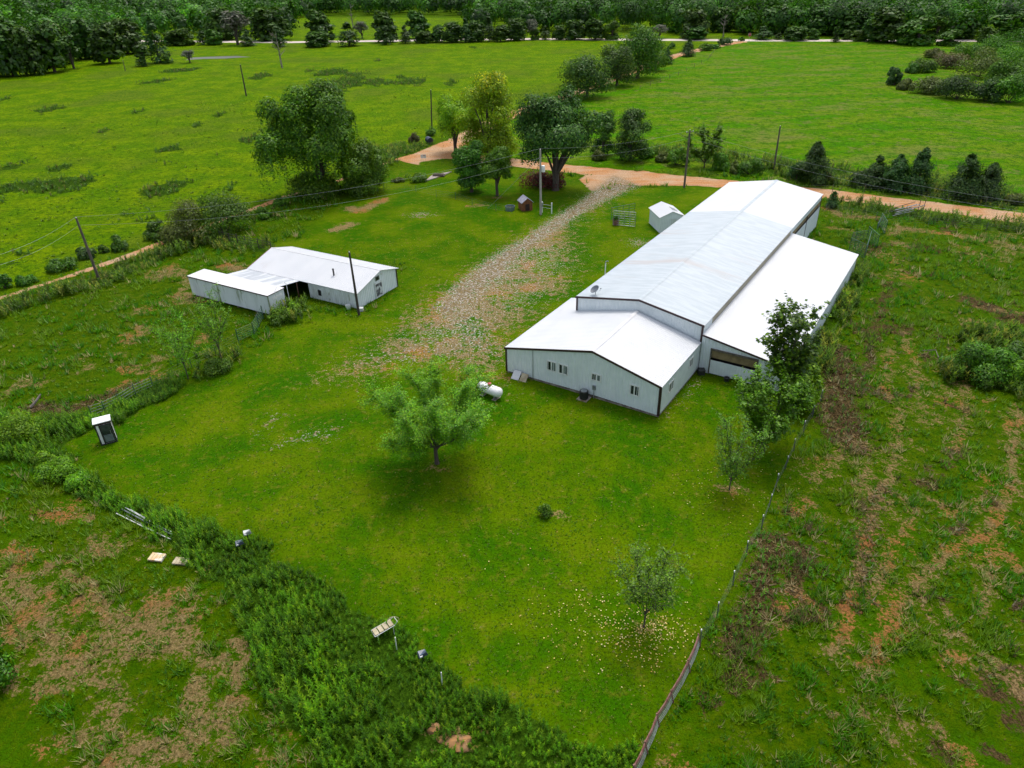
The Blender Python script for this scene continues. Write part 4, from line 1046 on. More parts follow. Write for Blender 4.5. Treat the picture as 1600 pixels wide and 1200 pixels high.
# ---- hedgerow beyond the dirt road
tree('branchy', 1100, 262, 198, 50, 'open leafy young tree behind the dirt road near the crossarm pole', name='young_tree', trunk=.15, limbs=10, n=6500, ls=.34, pal='mid', r0=.12, aspect=.7)
HED = [('bush', 1058, 258, 214, 36, 'mid', 'leafy bush left of the crossarm pole behind the dirt road'),
       ('bush', 1036, 252, 232, 26, 'olive', 'low olive bush right of the dark tree by the road'),
       ('bush', 1010, 246, 226, 30, 'mid', 'low bush at the foot of the dark tree right of the oak'),
       ('bush', 1125, 265, 228, 34, 'mid', 'bush at the foot of the open young tree, on its right'),
       ('bush', 1172, 272, 238, 46, 'dark', 'dark bush left of the leaning bare pole behind the road'),
       ('bush', 1150, 270, 246, 24, 'olive', 'small bush between the young tree and the dark bush'),
       ('bush', 1245, 282, 240, 36, 'cedar', 'dark bush on the left flank of the tall cedar right of the bare pole'),
       ('bush', 1290, 286, 262, 24, 'olive', 'low olive bush right of the tall cedar'),
       ('bush', 1340, 290, 254, 32, 'cedar', 'dark bush at the left end of the group of three cedars'),
       ('bush', 1585, 318, 297, 34, 'olive', 'olive bush at the right edge by the road'),
       ('bush', 1480, 312, 300, 16, 'mid', 'tiny pale bush at the left foot of the pair of cedars'),
       ('bush', 935, 250, 226, 26, 'olive', 'low olive bush by the road right of the oak trunk')]
for k, bx, by, ty, wp, pl_, lb in HED:
    tree(k, bx, by, ty, wp, lb, name='hedgerow_bush', cat='bush', n=2600, ls=.3, pal=pl_)
for bx, by, ty, wp, lb in [(1268, 286, 220, 52, 'tall dark cedar right of the leaning bare pole behind the road'), (1365, 292, 242, 44, 'leftmost cedar of the group of three behind the road'),
                           (1395, 298, 240, 48, 'middle cedar of the group of three behind the road'), (1430, 300, 230, 48, 'rightmost and pointed cedar of the group of three behind the road'),
                           (1500, 310, 240, 60, 'taller left cedar of the pair near the right edge behind the road'), (1537, 312, 254, 52, 'lower right cedar of the pair near the right edge behind the road')]:
    tree('cedar', bx, by, ty, wp, lb, name='cedar_tree', n=8500, ls=.34, power=.72)
tree('cedar', 1299, 324, 299, 20, 'small round cedar between the end of the barn and the dirt road', name='cedar_tree', n=1800, ls=.24, power=.5)
# ---- bushes along the farm track
for bx, by, ty, wp, pl_, lb, n_ in [(352, 364, 280, 108, 'dark', 'largest shrub of the thicket between farm track and livestock shed', 8000), (298, 375, 298, 92, 'olive', 'wide olive-tinged shrub left of the largest shrub in the thicket', 6500), (250, 372, 332, 44, 'dark', 'low left end shrub of the thicket by the track', 2800),
                            (190, 390, 360, 30, 'dark', 'round dark bush on the pasture side of the track left of the thicket', 2200), (162, 394, 378, 18, 'dark', 'tiny round bush between two bushes beside the track', 900),
                            (136, 403, 379, 32, 'cedar', 'round bush just right of the leaning pole by the track', 1900), (98, 420, 402, 50, 'dark', 'low spreading bush left of the leaning pole', 2200), (42, 443, 424, 32, 'dark', 'bush by the track second from the left edge', 1500), (8, 450, 420, 26, 'dark', 'dark bush by the track at the very left edge', 1400),
                            (413, 340, 316, 26, 'mid', 'round bush where the track disappears behind the big elm', 1800), (442, 322, 300, 28, 'mid', 'small bush at the left foot of the big elm', 1400), (590, 246, 222, 32, 'dark', 'dark bush on the track edge right of the big elm', 1900), (650, 222, 203, 26, 'brown', 'brownish bush left of the blue barrel', 1500), (674, 212, 195, 20, 'mid', 'small bush at the foot of the black pole', 1200), (612, 252, 238, 22, 'mid', 'clump of green weeds at the bend of the track', 1200), (652, 282, 268, 40, 'mid', 'low green bush left of the old concrete slab', 1800), (622, 284, 276, 22, 'olive', 'small brownish bush at the left end of the slab', 900)]:
    tree('bush', bx, by, ty, wp, lb, name='track_bush', cat='bush', n=n_, ls=.28, pal=pl_)
# ---- brush heap on the right
for bx, by, ty, wp, pl_, lb in [(1515, 588, 524, 84, 'mid', 'left mound of the leafy thicket in the rough field'), (1562, 590, 522, 78, 'mid', 'tallest middle mound of the leafy thicket in the rough field'), (1600, 602, 540, 60, 'bright', 'bright broad-leafed mound at the right edge of the thicket'), (1482, 572, 552, 34, 'dark', 'low outlying dark bush at the left foot of the thicket'), (1588, 560, 528, 50, 'dark', 'back mound of the thicket at the right edge')]:
    tree('bush', bx, by, ty, wp, lb, name='thicket_bush', cat='bush', n=5500, ls=.22, pal=pl_)
put('round', G(-22, 1075), 'dark leafy tree cut by the left edge near the bottom', 'tree', 'maple_tree', (4.6, 4.2), tf=.03, n=12000, ls=.18, pal='dark', nb=26)
for bx, by, ty, wp, lb in [(92, 745, 712, 66, 'round bright green bush in the weed strip below the white booth'), (30, 690, 636, 74, 'leafy green bush at the left edge where the two weed strips meet'), (70, 728, 700, 40, 'smaller bush beside the round bright bush in the weed strip'), (125, 760, 738, 44, 'low bush at the right of the round bright bush')]:
    tree('bush', bx, by, ty, wp, lb, name='weed_strip_bush', cat='bush', n=4500, ls=.15, pal='bright')
tree('bush', 440, 502, 474, 44, 'weedy bush at the open end of the trailer-like box', name='weedy_bush', cat='bush', n=2600, ls=.18, pal='mid')
tree('bush', 462, 490, 466, 24, 'taller weedy clump beside the bent white pipe', name='weedy_bush', cat='bush', n=1500, ls=.18, pal='bright')
tree('bush', 340, 582, 560, 52, 'dark green bush at the foot of the pen saplings', name='weedy_bush', cat='bush', n=2600, ls=.16, pal='mid')

# ---- far trees (shared meshes)
PROTO = {}
for nm, fn in {'a': lambda: round_tree(901, 10, 9, .0, 2400, .9, 'far', 30), 'b': lambda: round_tree(902, 10, 8, .02, 2200, .9, 'far', 26), 'c': lambda: round_tree(903, 10, 8, .0, 2200, .85, 'farlight', 26),
               'k': lambda: cedar_tree(904, 10, 6, 1500, .7, 'cedar'), 'd': lambda: round_tree(905, 10, 8, .15, 900, .7, 'greyish', 22), 'g': lambda: round_tree(906, 10, 6, .12, 1500, .75, 'far', 18)}.items():
    mb, cr = fn(); me = mb.build('trunk', M['bark']); tm = me.data; bpy.data.objects.remove(me); tm.materials.clear(); tm.materials.append(M['bark'])
    PROTO[nm] = (tm, cr)
_w0 = {'a': 9, 'b': 8, 'c': 8, 'k': 6, 'd': 8, 'g': 6}
def far(p, bx, by, ty, wp, label, group=None, name='far_tree'):
    h, wd = size(bx, by, ty, wp, .98)
    g_ = G(bx, by)
    t = thing(name, label, 'tree', (g_[0], g_[1], 0), (bx*.37) % 6.28, group)
    t.scale = (wd/_w0[p], wd/_w0[p], h/10)
    link('trunk', PROTO[p][0], None, t)
    cr = PROTO[p][1]
    if not cr.materials: cr.materials.append(M['leaf'])
    link('crown', cr, None, t)
    return t
FAR = [('a', -15, 120, 28, 70), ('b', 22, 119, 22, 60), ('a', 55, 117, 30, 52), ('b', 86, 113, 26, 52), ('g', 116, 107, 48, 34), ('a', 140, 92, 18, 60), ('b', 172, 99, 28, 52), ('a', 200, 84, 22, 56), ('c', 100, 100, 20, 40)]
for i, f in enumerate(FAR):
    far(*f, ['dark tree at the left edge of the far woodland', 'second dark tree in from the left edge of the woodland', 'third dark tree in from the left edge of the woodland', 'fourth dark tree from the left edge, before the pale trunk', 'narrow tree with a pale trunk at the woodland corner', 'tall tree behind the pale-trunked one', 'large tree standing forward of the woodland near the small pasture pines', 'tall woodland tree right behind the forward-standing tree', 'lighter green tree behind the woodland corner'][i], 'front trees of the woodland on the left')
for p, bx, by, ty, wp, lb in [('g', 228, 103, 66, 26, 'small brownish-topped tree, left of the little group in the far pasture'), ('k', 250, 98, 26, 40, 'tall pine-like tree in the little group in the far pasture'), ('c', 264, 99, 80, 18, 'smallest tree at the right foot of the pine-like tree'), ('d', 297, 98, 76, 26, 'little round tree beside the pond strip'), ('k', 222, 104, 84, 20, 'low dark tree at the left foot of the pasture group')]:
    far(p, bx, by, ty, wp, lb, 'small trees in the far pasture')
ROW = [('c', 215, 71, 46, 34), ('a', 275, 71, 44, 36), ('c', 290, 71, 40, 34), ('k', 318, 70, 46, 22), ('c', 336, 70, 42, 30), ('d', 372, 70, 10, 50), ('k', 388, 72, 44, 30), ('a', 350, 62, 5, 60), ('a', 425, 63, 4, 66), ('k', 438, 73, 44, 26), ('b', 503, 66, 10, 48), ('a', 498, 73, 46, 44), ('k', 546, 72, 34, 40), ('d', 566, 60, 30, 26),
       ('b', 603, 66, 12, 44), ('k', 604, 70, 38, 24), ('k', 634, 68, 38, 24), ('b', 655, 60, 12, 40), ('a', 664, 67, 46, 34), ('b', 684, 66, 36, 28), ('a', 706, 66, 30, 38), ('k', 728, 66, 26, 26), ('a', 742, 65, 28, 36), ('k', 764, 65, 24, 24), ('b', 782, 65, 36, 30), ('a', 806, 63, 24, 36), ('d', 832, 62, 26, 26), ('c', 836, 62, 42, 18), ('k', 852, 62, 40, 20), ('a', 874, 62, 36, 24),
       ('a', 898, 62, 27, 36), ('b', 930, 62, 25, 42), ('c', 956, 62, 28, 28), ('d', 1030, 60, 36, 30), ('a', 1083, 60, 8, 50), ('b', 1086, 62, 40, 38), ('c', 1052, 50, 12, 30), ('k', 1192, 62, 40, 32), ('a', 1243, 63, 38, 42), ('k', 1216, 62, 50, 16), ('c', 1270, 62, 42, 20), ('g', 1303, 66, 38, 10), ('k', 1305, 66, 54, 16), ('c', 1340, 64, 44, 26), ('c', 1322, 62, 44, 20),
       ('b', 1385, 66, 6, 66), ('a', 1362, 64, 22, 40), ('c', 1432, 70, 18, 62), ('c', 1483, 71, 42, 40), ('c', 1462, 60, 18, 44), ('a', 1500, 60, 16, 50), ('c', 1560, 62, 16, 70), ('a', 1600, 62, 8, 60), ('c', 1540, 66, 38, 34), ('b', 1328, 56, 6, 60), ('a', 1282, 54, 4, 60), ('a', 1210, 52, 2, 56), ('b', 1160, 50, 2, 50), ('a', 1125, 50, 6, 40)]
ORD = ['first', 'second', 'third', 'fourth', 'fifth', 'sixth', 'seventh', 'eighth', 'ninth', 'tenth', 'eleventh', 'twelfth', 'thirteenth', 'fourteenth', 'fifteenth', 'sixteenth', 'seventeenth', 'eighteenth', 'nineteenth', 'twentieth']
KIND = {'a': 'broad dark tree', 'b': 'tall dark tree', 'c': 'lighter green tree', 'k': 'pointed dark cedar', 'd': 'grey-green thin tree', 'g': 'slim upright tree'}
cnt = {}
for f in sorted(ROW, key=lambda q: q[1]):
    seg_ = 'left part of the far road row' if f[1] < 640 else ('middle part of the far road row' if f[1] < 1000 else 'right part of the far road row')
    k = (f[0], seg_); cnt[k] = cnt.get(k, 0)+1
    far(*f, f'{ORD[cnt[k]-1]} {KIND[f[0]]} from the left in the {seg_}', 'trees along the far road', 'roadside_tree')
THK = [(1578, 96, 22, 72, 'dark', 'tallest dark green growth at the right edge above the thicket'), (1545, 92, 44, 60, 'mid', 'tall mid-green bush behind the thicket, left of the tallest right-edge growth'), (1602, 130, 66, 66, 'dark', 'tall dark growth cut by the right edge above the thicket'), (1497, 155, 106, 66, 'cedar', 'large dark bush at the front of the upper right thicket'), (1396, 133, 96, 18, 'cedar', 'isolated dark shrub at the left of the upper right thicket'), (1440, 112, 84, 36, 'dark', 'dark shrub at the upper left of the thicket, above the field'), (1425, 114, 94, 18, 'dark', 'small shrub at the left tip of the thicket'),
       (1450, 145, 112, 48, 'olive', 'yellowish brush left of the large dark thicket bush'), (1540, 158, 112, 46, 'cedar', 'dark bush right of the large thicket bush'), (1575, 160, 98, 56, 'mid', 'olive brush at the right edge of the thicket'), (1530, 120, 60, 62, 'olive', 'greyish brown brush in the middle of the upper right thicket'), (1480, 104, 74, 60, 'brown', 'brown brush along the upper left of the thicket'),
       (1585, 110, 50, 66, 'mid', 'green brush at the right edge high in the thicket'), (1560, 132, 84, 44, 'dark', 'small dark bush between the brown brush and the right edge'), (1600, 145, 92, 50, 'dark', 'dark green brush cut by the right edge'), (1460, 90, 72, 26, 'olive', 'little yellow-green bush near the top of the field'), (1510, 92, 60, 50, 'mid', 'mid-green brush behind the brown brush'), (1415, 140, 118, 22, 'olive', 'low yellowish brush at the field edge'), (1393, 118, 98, 12, 'cedar', 'tiny upper shrub at the left of the thicket')]
for bx, by, ty, wp, pl_, lb in THK:
    tree('bush', bx, by, ty, wp*1.25, lb, name='thicket_bush', cat='bush', n=3600, ls=.5, pal=pl_)
# dead tree in the pasture and bare tree on the left corner
def dead(bx, by, ty, label, mat='deadwood', seed=3):
    h = hgt(bx, by, ty); rs = random.Random(seed); g_ = G(bx, by)
    t = thing('dead_tree', label, 'tree', (g_[0], g_[1], 0)); mb = MB(); r = .3
    pts = [(0, 0, 0)]
    for i in range(6): pts.append((pts[-1][0]+rs.uniform(-.2, .25), rs.uniform(-.1, .1), h*(i+1)/6))
    mb.tube(pts, [r*1.2, r, r*.85, r*.7, r*.5, r*.3, .05], 7); mb.build('trunk', M[mat], t)
    mb = MB()
    for i in range(18):
        j = rs.randint(2, 5); p = Vector(pts[j]); a = rs.uniform(0, 6.28); L = h*rs.uniform(.12, .28)
        q = p+Vector((math.cos(a)*L*.6, math.sin(a)*L*.6, L*.35)); s = q+Vector((math.cos(a+.4)*L*.4, math.sin(a+.4)*L*.4, L*.35))
        mb.tube([p, q, s], [.11, .07, .02], 5); mb.tube([q, q+Vector((math.cos(a-.8)*L*.35, math.sin(a-.8)*L*.35, L*.3))], [.05, .015], 4)
    mb.build('bare_branches', M[mat], t)
dead(441, 106, 50, 'bare dead tree with a forked pale top alone in the far pasture')
dead(1130, 58, 22, 'pale bare tree in front of the woods near the stop sign', 'barkpale', 8)
dead(552, 44, 6, 'dark bare tree standing in the field behind the far road', 'deadwood', 9)

# far woodland that reads as one mass
def woodland():
    rs = np.random.RandomState(77)
    dist = np.sqrt(rs.uniform(270**2, 1250**2, 14000)); az = np.radians(rs.uniform(-46, 46, 14000))
    P = np.stack([dist*np.sin(az), dist*np.cos(az)], 1)
    q = pj(np.c_[P, np.zeros(len(P))])
    poly = np.array([(-400, 130), (-60, 116), (60, 112), (112, 103), (150, 80), (185, 68), (330, 58), (455, 57), (458, 30), (500, 24), (720, 24), (735, 52), (1040, 50), (1060, 54), (1400, 58), (1500, 66), (1700, 84), (2300, 110), (2300, -60), (-400, -60)])
    keep = inside(q, poly)
    keep &= ~inside(q, np.array([(196, 66), (300, 66), (300, 60), (220, 60)])) & ~((q[:, 0] > 205) & (q[:, 0] < 232) & (q[:, 1] > 30) & (q[:, 1] < 50))
    P = P[keep]
    # thin out so crowns keep about 7-9 m apart
    cell = {}; out = []
    for p in P[np.argsort(np.hypot(*P.T))]:
        dd = 7.2 if np.hypot(*p) < 450 else 10.5
        k = (int(p[0]//dd), int(p[1]//dd))
        if k in cell: continue
        cell[k] = 1; out.append(p)
    P = np.array(out)[:5200]; n = len(P); d = np.hypot(*P.T)
    K = 95
    h = rs.uniform(11, 18, n)*np.where(d < 450, 1.05, 1.0); wd = h*rs.uniform(.7, .95, n); wd = np.maximum(wd, 9.5)
    tone = np.exp((fbm(P[:, 0], P[:, 1], 40, 3)-.5)*1.4)*np.exp(rs.randn(n)*.30)
    parts = []
    for lo, hi, K, ls in ((0, 450, 420, 1.2), (450, 700, 230, 1.6), (700, 2000, 110, 2.4)):
        s = (d >= lo) & (d < hi)
        if not s.any(): continue
        ns = s.sum(); k = np.repeat(np.arange(ns), K)
        dd = dirs(rs, ns*K, -.6); rr = (.62+.42*rs.rand(ns*K)**.5)
        # lobes: shift leaves towards a few centres per crown
        lob = rs.randn(ns, 7, 3)*.45; li = rs.randint(0, 7, ns*K)
        off = (dd*.55*rr[:, None]+lob[k, li]*.7)
        hh = h[s][k]; ww = wd[s][k]
        c = np.stack([P[s][k, 0]+off[:, 0]*ww/2, P[s][k, 1]+off[:, 1]*ww/2, hh*.46+off[:, 2]*hh*.50], 1)
        c[:, 2] = np.clip(c[:, 2], .6, None)
        lobsh = np.exp(rs.randn(ns, 7)*.15)
        parts.append(leaf_quads(rs, c, off*1.2, ls, 'far', tone[s][k]*lobsh[k, li], .35, .45, .8))
    me = crown_mesh('woodland', parts)
    tag(link('woodland', me, M['leaf']), 'dense dark green woods filling the background', 'woodland', kind='stuff')
    return n
print('woodland', woodland())
# understory at the woods' edge so that no bare gap shows under the crowns

# ------------------------------------------------------------------ grass and weeds (uncountable: one object each)
def scatter(r0, r1, dens, seed, az=46, fall=0.):
    """random ground spots in a sector, thinner with distance"""
    rs = np.random.RandomState(seed)
    out = []
    e = np.geomspace(r0, r1, 24)
    for a, b in zip(e[:-1], e[1:]):
        m = (a+b)/2
        D = dens*(r0/m)**fall if fall else dens
        n = int(D*math.radians(2*az)*(b*b-a*a)/2)
        r = np.sqrt(rs.uniform(a*a, b*b, n)); t = np.radians(rs.uniform(-az, az, n))
        out.append(np.stack([r*np.sin(t), r*np.cos(t)], 1))
    P = np.concatenate(out)
    q = pj(np.c_[P, np.zeros(len(P))])
    return P[(q[:, 0] > -60) & (q[:, 0] < 1660) & (q[:, 1] < 1290)]
def tufts(name, P, hts, wid, cols, seed, label, K=6, lean=.5, kind='stuff'):
    rs = np.random.RandomState(seed); n = len(P)
    a = rs.rand(n, K)*2*math.pi; l = lean*(.3+rs.rand(n, K)); H = hts[:, None]*(.6+.6*rs.rand(n, K)); W_ = wid[:, None]*(.7+.6*rs.rand(n, K))
    rr = hts[:, None]*.35*rs.rand(n, K)
    bx = P[:, 0:1]+np.cos(a)*rr; by = P[:, 1:2]+np.sin(a)*rr
    dx, dy = np.cos(a), np.sin(a)
    p0 = np.stack([bx-dy*W_/2, by+dx*W_/2, 0*H-.01], -1); p1 = np.stack([bx+dy*W_/2, by-dx*W_/2, 0*H-.01], -1)
    p2 = np.stack([bx+dx*l*H, by+dy*l*H, H*np.sqrt(np.clip(1-(l*.6)**2, .2, 1))], -1)
    V = np.stack([p0, p1, p2], 2).reshape(-1, 3)
    C = np.repeat(np.repeat(cols, K, 0)*(.8+.4*rs.rand(n*K, 1)), 3, 0)
    me = np_mesh(name, V, np.arange(len(V)).reshape(-1, 3), {'col': C})
    tag(link(name, me, M['blade']), label, kind=kind)
def pick(rs, pal, n):
    p = np.array(pal); return p[rs.randint(0, len(p), n)]

def grass():
    rs = np.random.RandomState(9)
    P = scatter(14, 135, 46, 91, 47, 1.30)
    k = masks(P); d = np.hypot(*P.T)
    bare = np.maximum.reduce([k['dirt']*1.15, k['road']*1.3, k['gravel']*1.1])
    clump = fbm(P[:, 0], P[:, 1], 1.3, 71); big = fbm(P[:, 0], P[:, 1], 6, 72)
    rough = (k['lawn'] < .5) & (k['pasture'] < .5) & (k['weed'] < .5) & (k['rweed'] < .4)
    keep = rough & (rs.rand(len(P)) > bare*.8) & (rs.rand(len(P)) < smooth(clump*.7+big*.3, .34, .6)*.95+.12)
    B_ = np.array([barn_pt(-15.6, 0)[:2], barn_pt(0, 0)[:2], barn_pt(0, 9.4)[:2], barn_pt(8.1, 9.4)[:2], barn_pt(8.1, 41.5)[:2], barn_pt(.1, 41.5)[:2], barn_pt(.1, 57.5)[:2], barn_pt(-13.2, 57.5)[:2], barn_pt(-13.2, 13)[:2], barn_pt(-15.6, 13)[:2]])
    S_ = np.array([shed_pt(-20.7, -6.2)[:2], shed_pt(-7.4, -6.2)[:2], shed_pt(-7.4, -.1)[:2], shed_pt(.1, -.1)[:2], shed_pt(.1, 7.5)[:2], shed_pt(-17.3, 7.5)[:2], shed_pt(-17.3, -3.6)[:2], shed_pt(-20.7, -3.6)[:2]])
    free = lambda Q: ~inside(Q, B_) & ~inside(Q, S_)
    keep &= free(P)
    Q = P[keep]; n = len(Q); dq = d[keep]; cl = clump[keep]
    hts = (.10+.34*smooth(cl, .4, .75))*(.7+.6*rs.rand(n))*(1+dq/140)
    wid = (.035+.00075*dq)*(.8+.5*rs.rand(n))
    kk = {a: b[keep] for a, b in k.items()}
    lush = np.array([(.042, .115, .005), (.062, .145, .007), (.036, .088, .006), (.095, .155, .012)])
    dry = np.array([(.20, .18, .075), (.13, .14, .04), (.24, .19, .10)])
    dark = np.array([(.07, .045, .022), (.11, .08, .04), (.05, .06, .014)])
    c = lush[np.clip((fbm(Q[:, 0], Q[:, 1], 3.5, 73)*9-2.5+rs.randn(n)*.6), 0, 3).astype(int)]
    yl = smooth(fbm(Q[:, 0], Q[:, 1], 7, 74), .5, .65)[:, None]
    c = c*(1-yl*.6)+np.array([.105, .150, .012])*yl*.6
    m = rs.rand(n) < .07+.8*kk['dirt']; c[m] = pick(rs, dry, m.sum())
    m = rs.rand(n) < kk['thatch']*.8; c[m] = pick(rs, dark, m.sum())
    tufts('field_grass', Q, hts, wid, c, 5, 'rough clumped field grass', 6, .75)
    print('field', n)
    # short mown grass of the lawn
    P2 = scatter(22, 100, 30, 92, 40, 1.6); k2 = masks(P2)
    kp = (k2['lawn'] > .4) & (rs.rand(len(P2)) > np.maximum(k2['gravel'], k2['road'])*1.4) & free(P2)
    Q = P2[kp]; n = len(Q); dq = np.hypot(*Q.T)
    g = fbm(Q[:, 0], Q[:, 1], 4, 75)[:, None]
    c = np.array([.030, .095, .003])*(1-g)+np.array([.095, .145, .005])*g
    c = c*(.7+.6*rs.rand(n, 1))
    m = rs.rand(n) < .05; c[m] = (.19, .17, .06)
    tufts('lawn_grass', Q, (.035+.05*rs.rand(n)), (.05+.0008*dq), c, 6, 'short mown lawn grass', 5, 1.1)
    print('lawn', n)
    # seedy clumps through the pasture and the rough field beyond the road
    P3 = scatter(95, 240, .5, 93, 44, 1.3); k3 = masks(P3); big = fbm(P3[:, 0], P3[:, 1], 7, 76)
    kp = (k3['pasture'] > .5) & (k3['road'] < .1) & (rs.rand(len(P3)) < .12+smooth(big, .5, .7))
    Q = P3[kp]; n = len(Q); pa = k3['pasture'][kp][:, None]
    c = pick(rs, np.array([(.070, .150, .010), (.050, .115, .010), (.11, .17, .02), (.055, .095, .012)]), n)*pa+pick(rs, np.array([(.045, .155, .010), (.060, .175, .012), (.040, .12, .010), (.15, .15, .05)]), n)*(1-pa)
    tufts('pasture_grass', Q, .12+.22*rs.rand(n), .22+.2*rs.rand(n), c*1.5, 7, 'longer grass tufts in the pasture', 7, .8)
    print('pasture', n)
    # fallen leaves
    c0 = np.array(G(1010, 985)); Q = c0+np.concatenate([rs.randn(330, 2)*np.array([1.35, 1.0])+np.array([.1, -.5]), rs.randn(260, 2)*np.array([2.6, 1.5])+np.array([-2.0, .6])])
    c1 = np.array(G(1140, 765)); Q1 = c1+rs.randn(90, 2)*2.0
    Q2 = scatter(22, 60, .30, 94, 30); k4 = masks(Q2); Q2 = Q2[(k4['lawn'] > .8)]
    Q2 = Q2[(rs.rand(len(Q2)) < smooth(-segdist(Q2, W2([(1010, 960), (1130, 780), (900, 850)])), -11, -2)*.9+.08)]
    Q = np.concatenate([Q, Q1, Q2]); Q = Q[free(Q)]; n = len(Q)
    out = np.tile([0, 0, 1.], (n, 1)); cc = np.c_[Q, .06+.03*rs.rand(n)]
    PAL['fallen'] = [(.52, .40, .09), (.62, .52, .22), (.40, .26, .05)]
    v, f, c = leaf_quads(rs, cc, out, .088, 'fallen', None, .8, .25, .8)
    tag(link('fallen_leaves', np_mesh('fallen_leaves', v, f, {'col': c}), M['litter']), 'pale yellow leaves scattered on the lawn', kind='stuff')
    return B_, S_, free
BARN_POLY, SHED_POLY, FREE = grass()

def weeds(name, P, hts, seed, label, pal, K=15, leaf=.17, droop=.0, tops=None):
    """upright leafy stalks: a thin stem with narrow leaves up its length"""
    rs = np.random.RandomState(seed); n = len(P)
    tone = np.exp((fbm(P[:, 0], P[:, 1], 1.7, seed)-.5)*1.1)*(.85+.3*rs.rand(n))
    base = pick(rs, np.array(pal), n)*tone[:, None]
    ln = rs.randn(n, 2)*.12
    f = np.linspace(.12, 1, K)[None]+rs.rand(n, K)*.06
    a = np.arange(K)[None]*2.4+rs.rand(n, 1)*6.28
    cx = P[:, 0:1]+ln[:, 0:1]*f*hts[:, None]; cy = P[:, 1:2]+ln[:, 1:2]*f*hts[:, None]; cz = f*hts[:, None]
    L = leaf*(1.25-f*.6)*(.7+.5*rs.rand(n, K))*(hts[:, None]/.8)**.5
    dx, dy = np.cos(a), np.sin(a); w_ = L*.20
    p0 = np.stack([cx-dy*w_, cy+dx*w_, cz], -1); p1 = np.stack([cx+dy*w_, cy-dx*w_, cz], -1)
    p2 = np.stack([cx+dx*L, cy+dy*L, cz+L*(.55+f*.5-droop)], -1)
    V = np.stack([p0, p1, p2], 2).reshape(-1, 3)
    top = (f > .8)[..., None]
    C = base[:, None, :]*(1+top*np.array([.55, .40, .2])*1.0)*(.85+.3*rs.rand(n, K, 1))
    C = np.repeat(C.reshape(-1, 3), 3, 0)
    # stems
    w2 = .012*np.ones(n); th = rs.rand(n)*3.14
    s0 = np.stack([P[:, 0]-np.cos(th)*w2, P[:, 1]-np.sin(th)*w2, 0*w2-.02], -1); s1 = np.stack([P[:, 0]+np.cos(th)*w2, P[:, 1]+np.sin(th)*w2, 0*w2-.02], -1)
    s2 = np.stack([P[:, 0]+ln[:, 0]*hts, P[:, 1]+ln[:, 1]*hts, hts], -1)
    V = np.concatenate([V, np.stack([s0, s1, s2], 1).reshape(-1, 3)]); C = np.concatenate([C, np.repeat(base*.8, 3, 0)])
    me = np_mesh(name, V, np.arange(len(V)).reshape(-1, 3), {'col': C})
    tag(link(name, me, M['blade']), label, kind='stuff'); print(name, n)
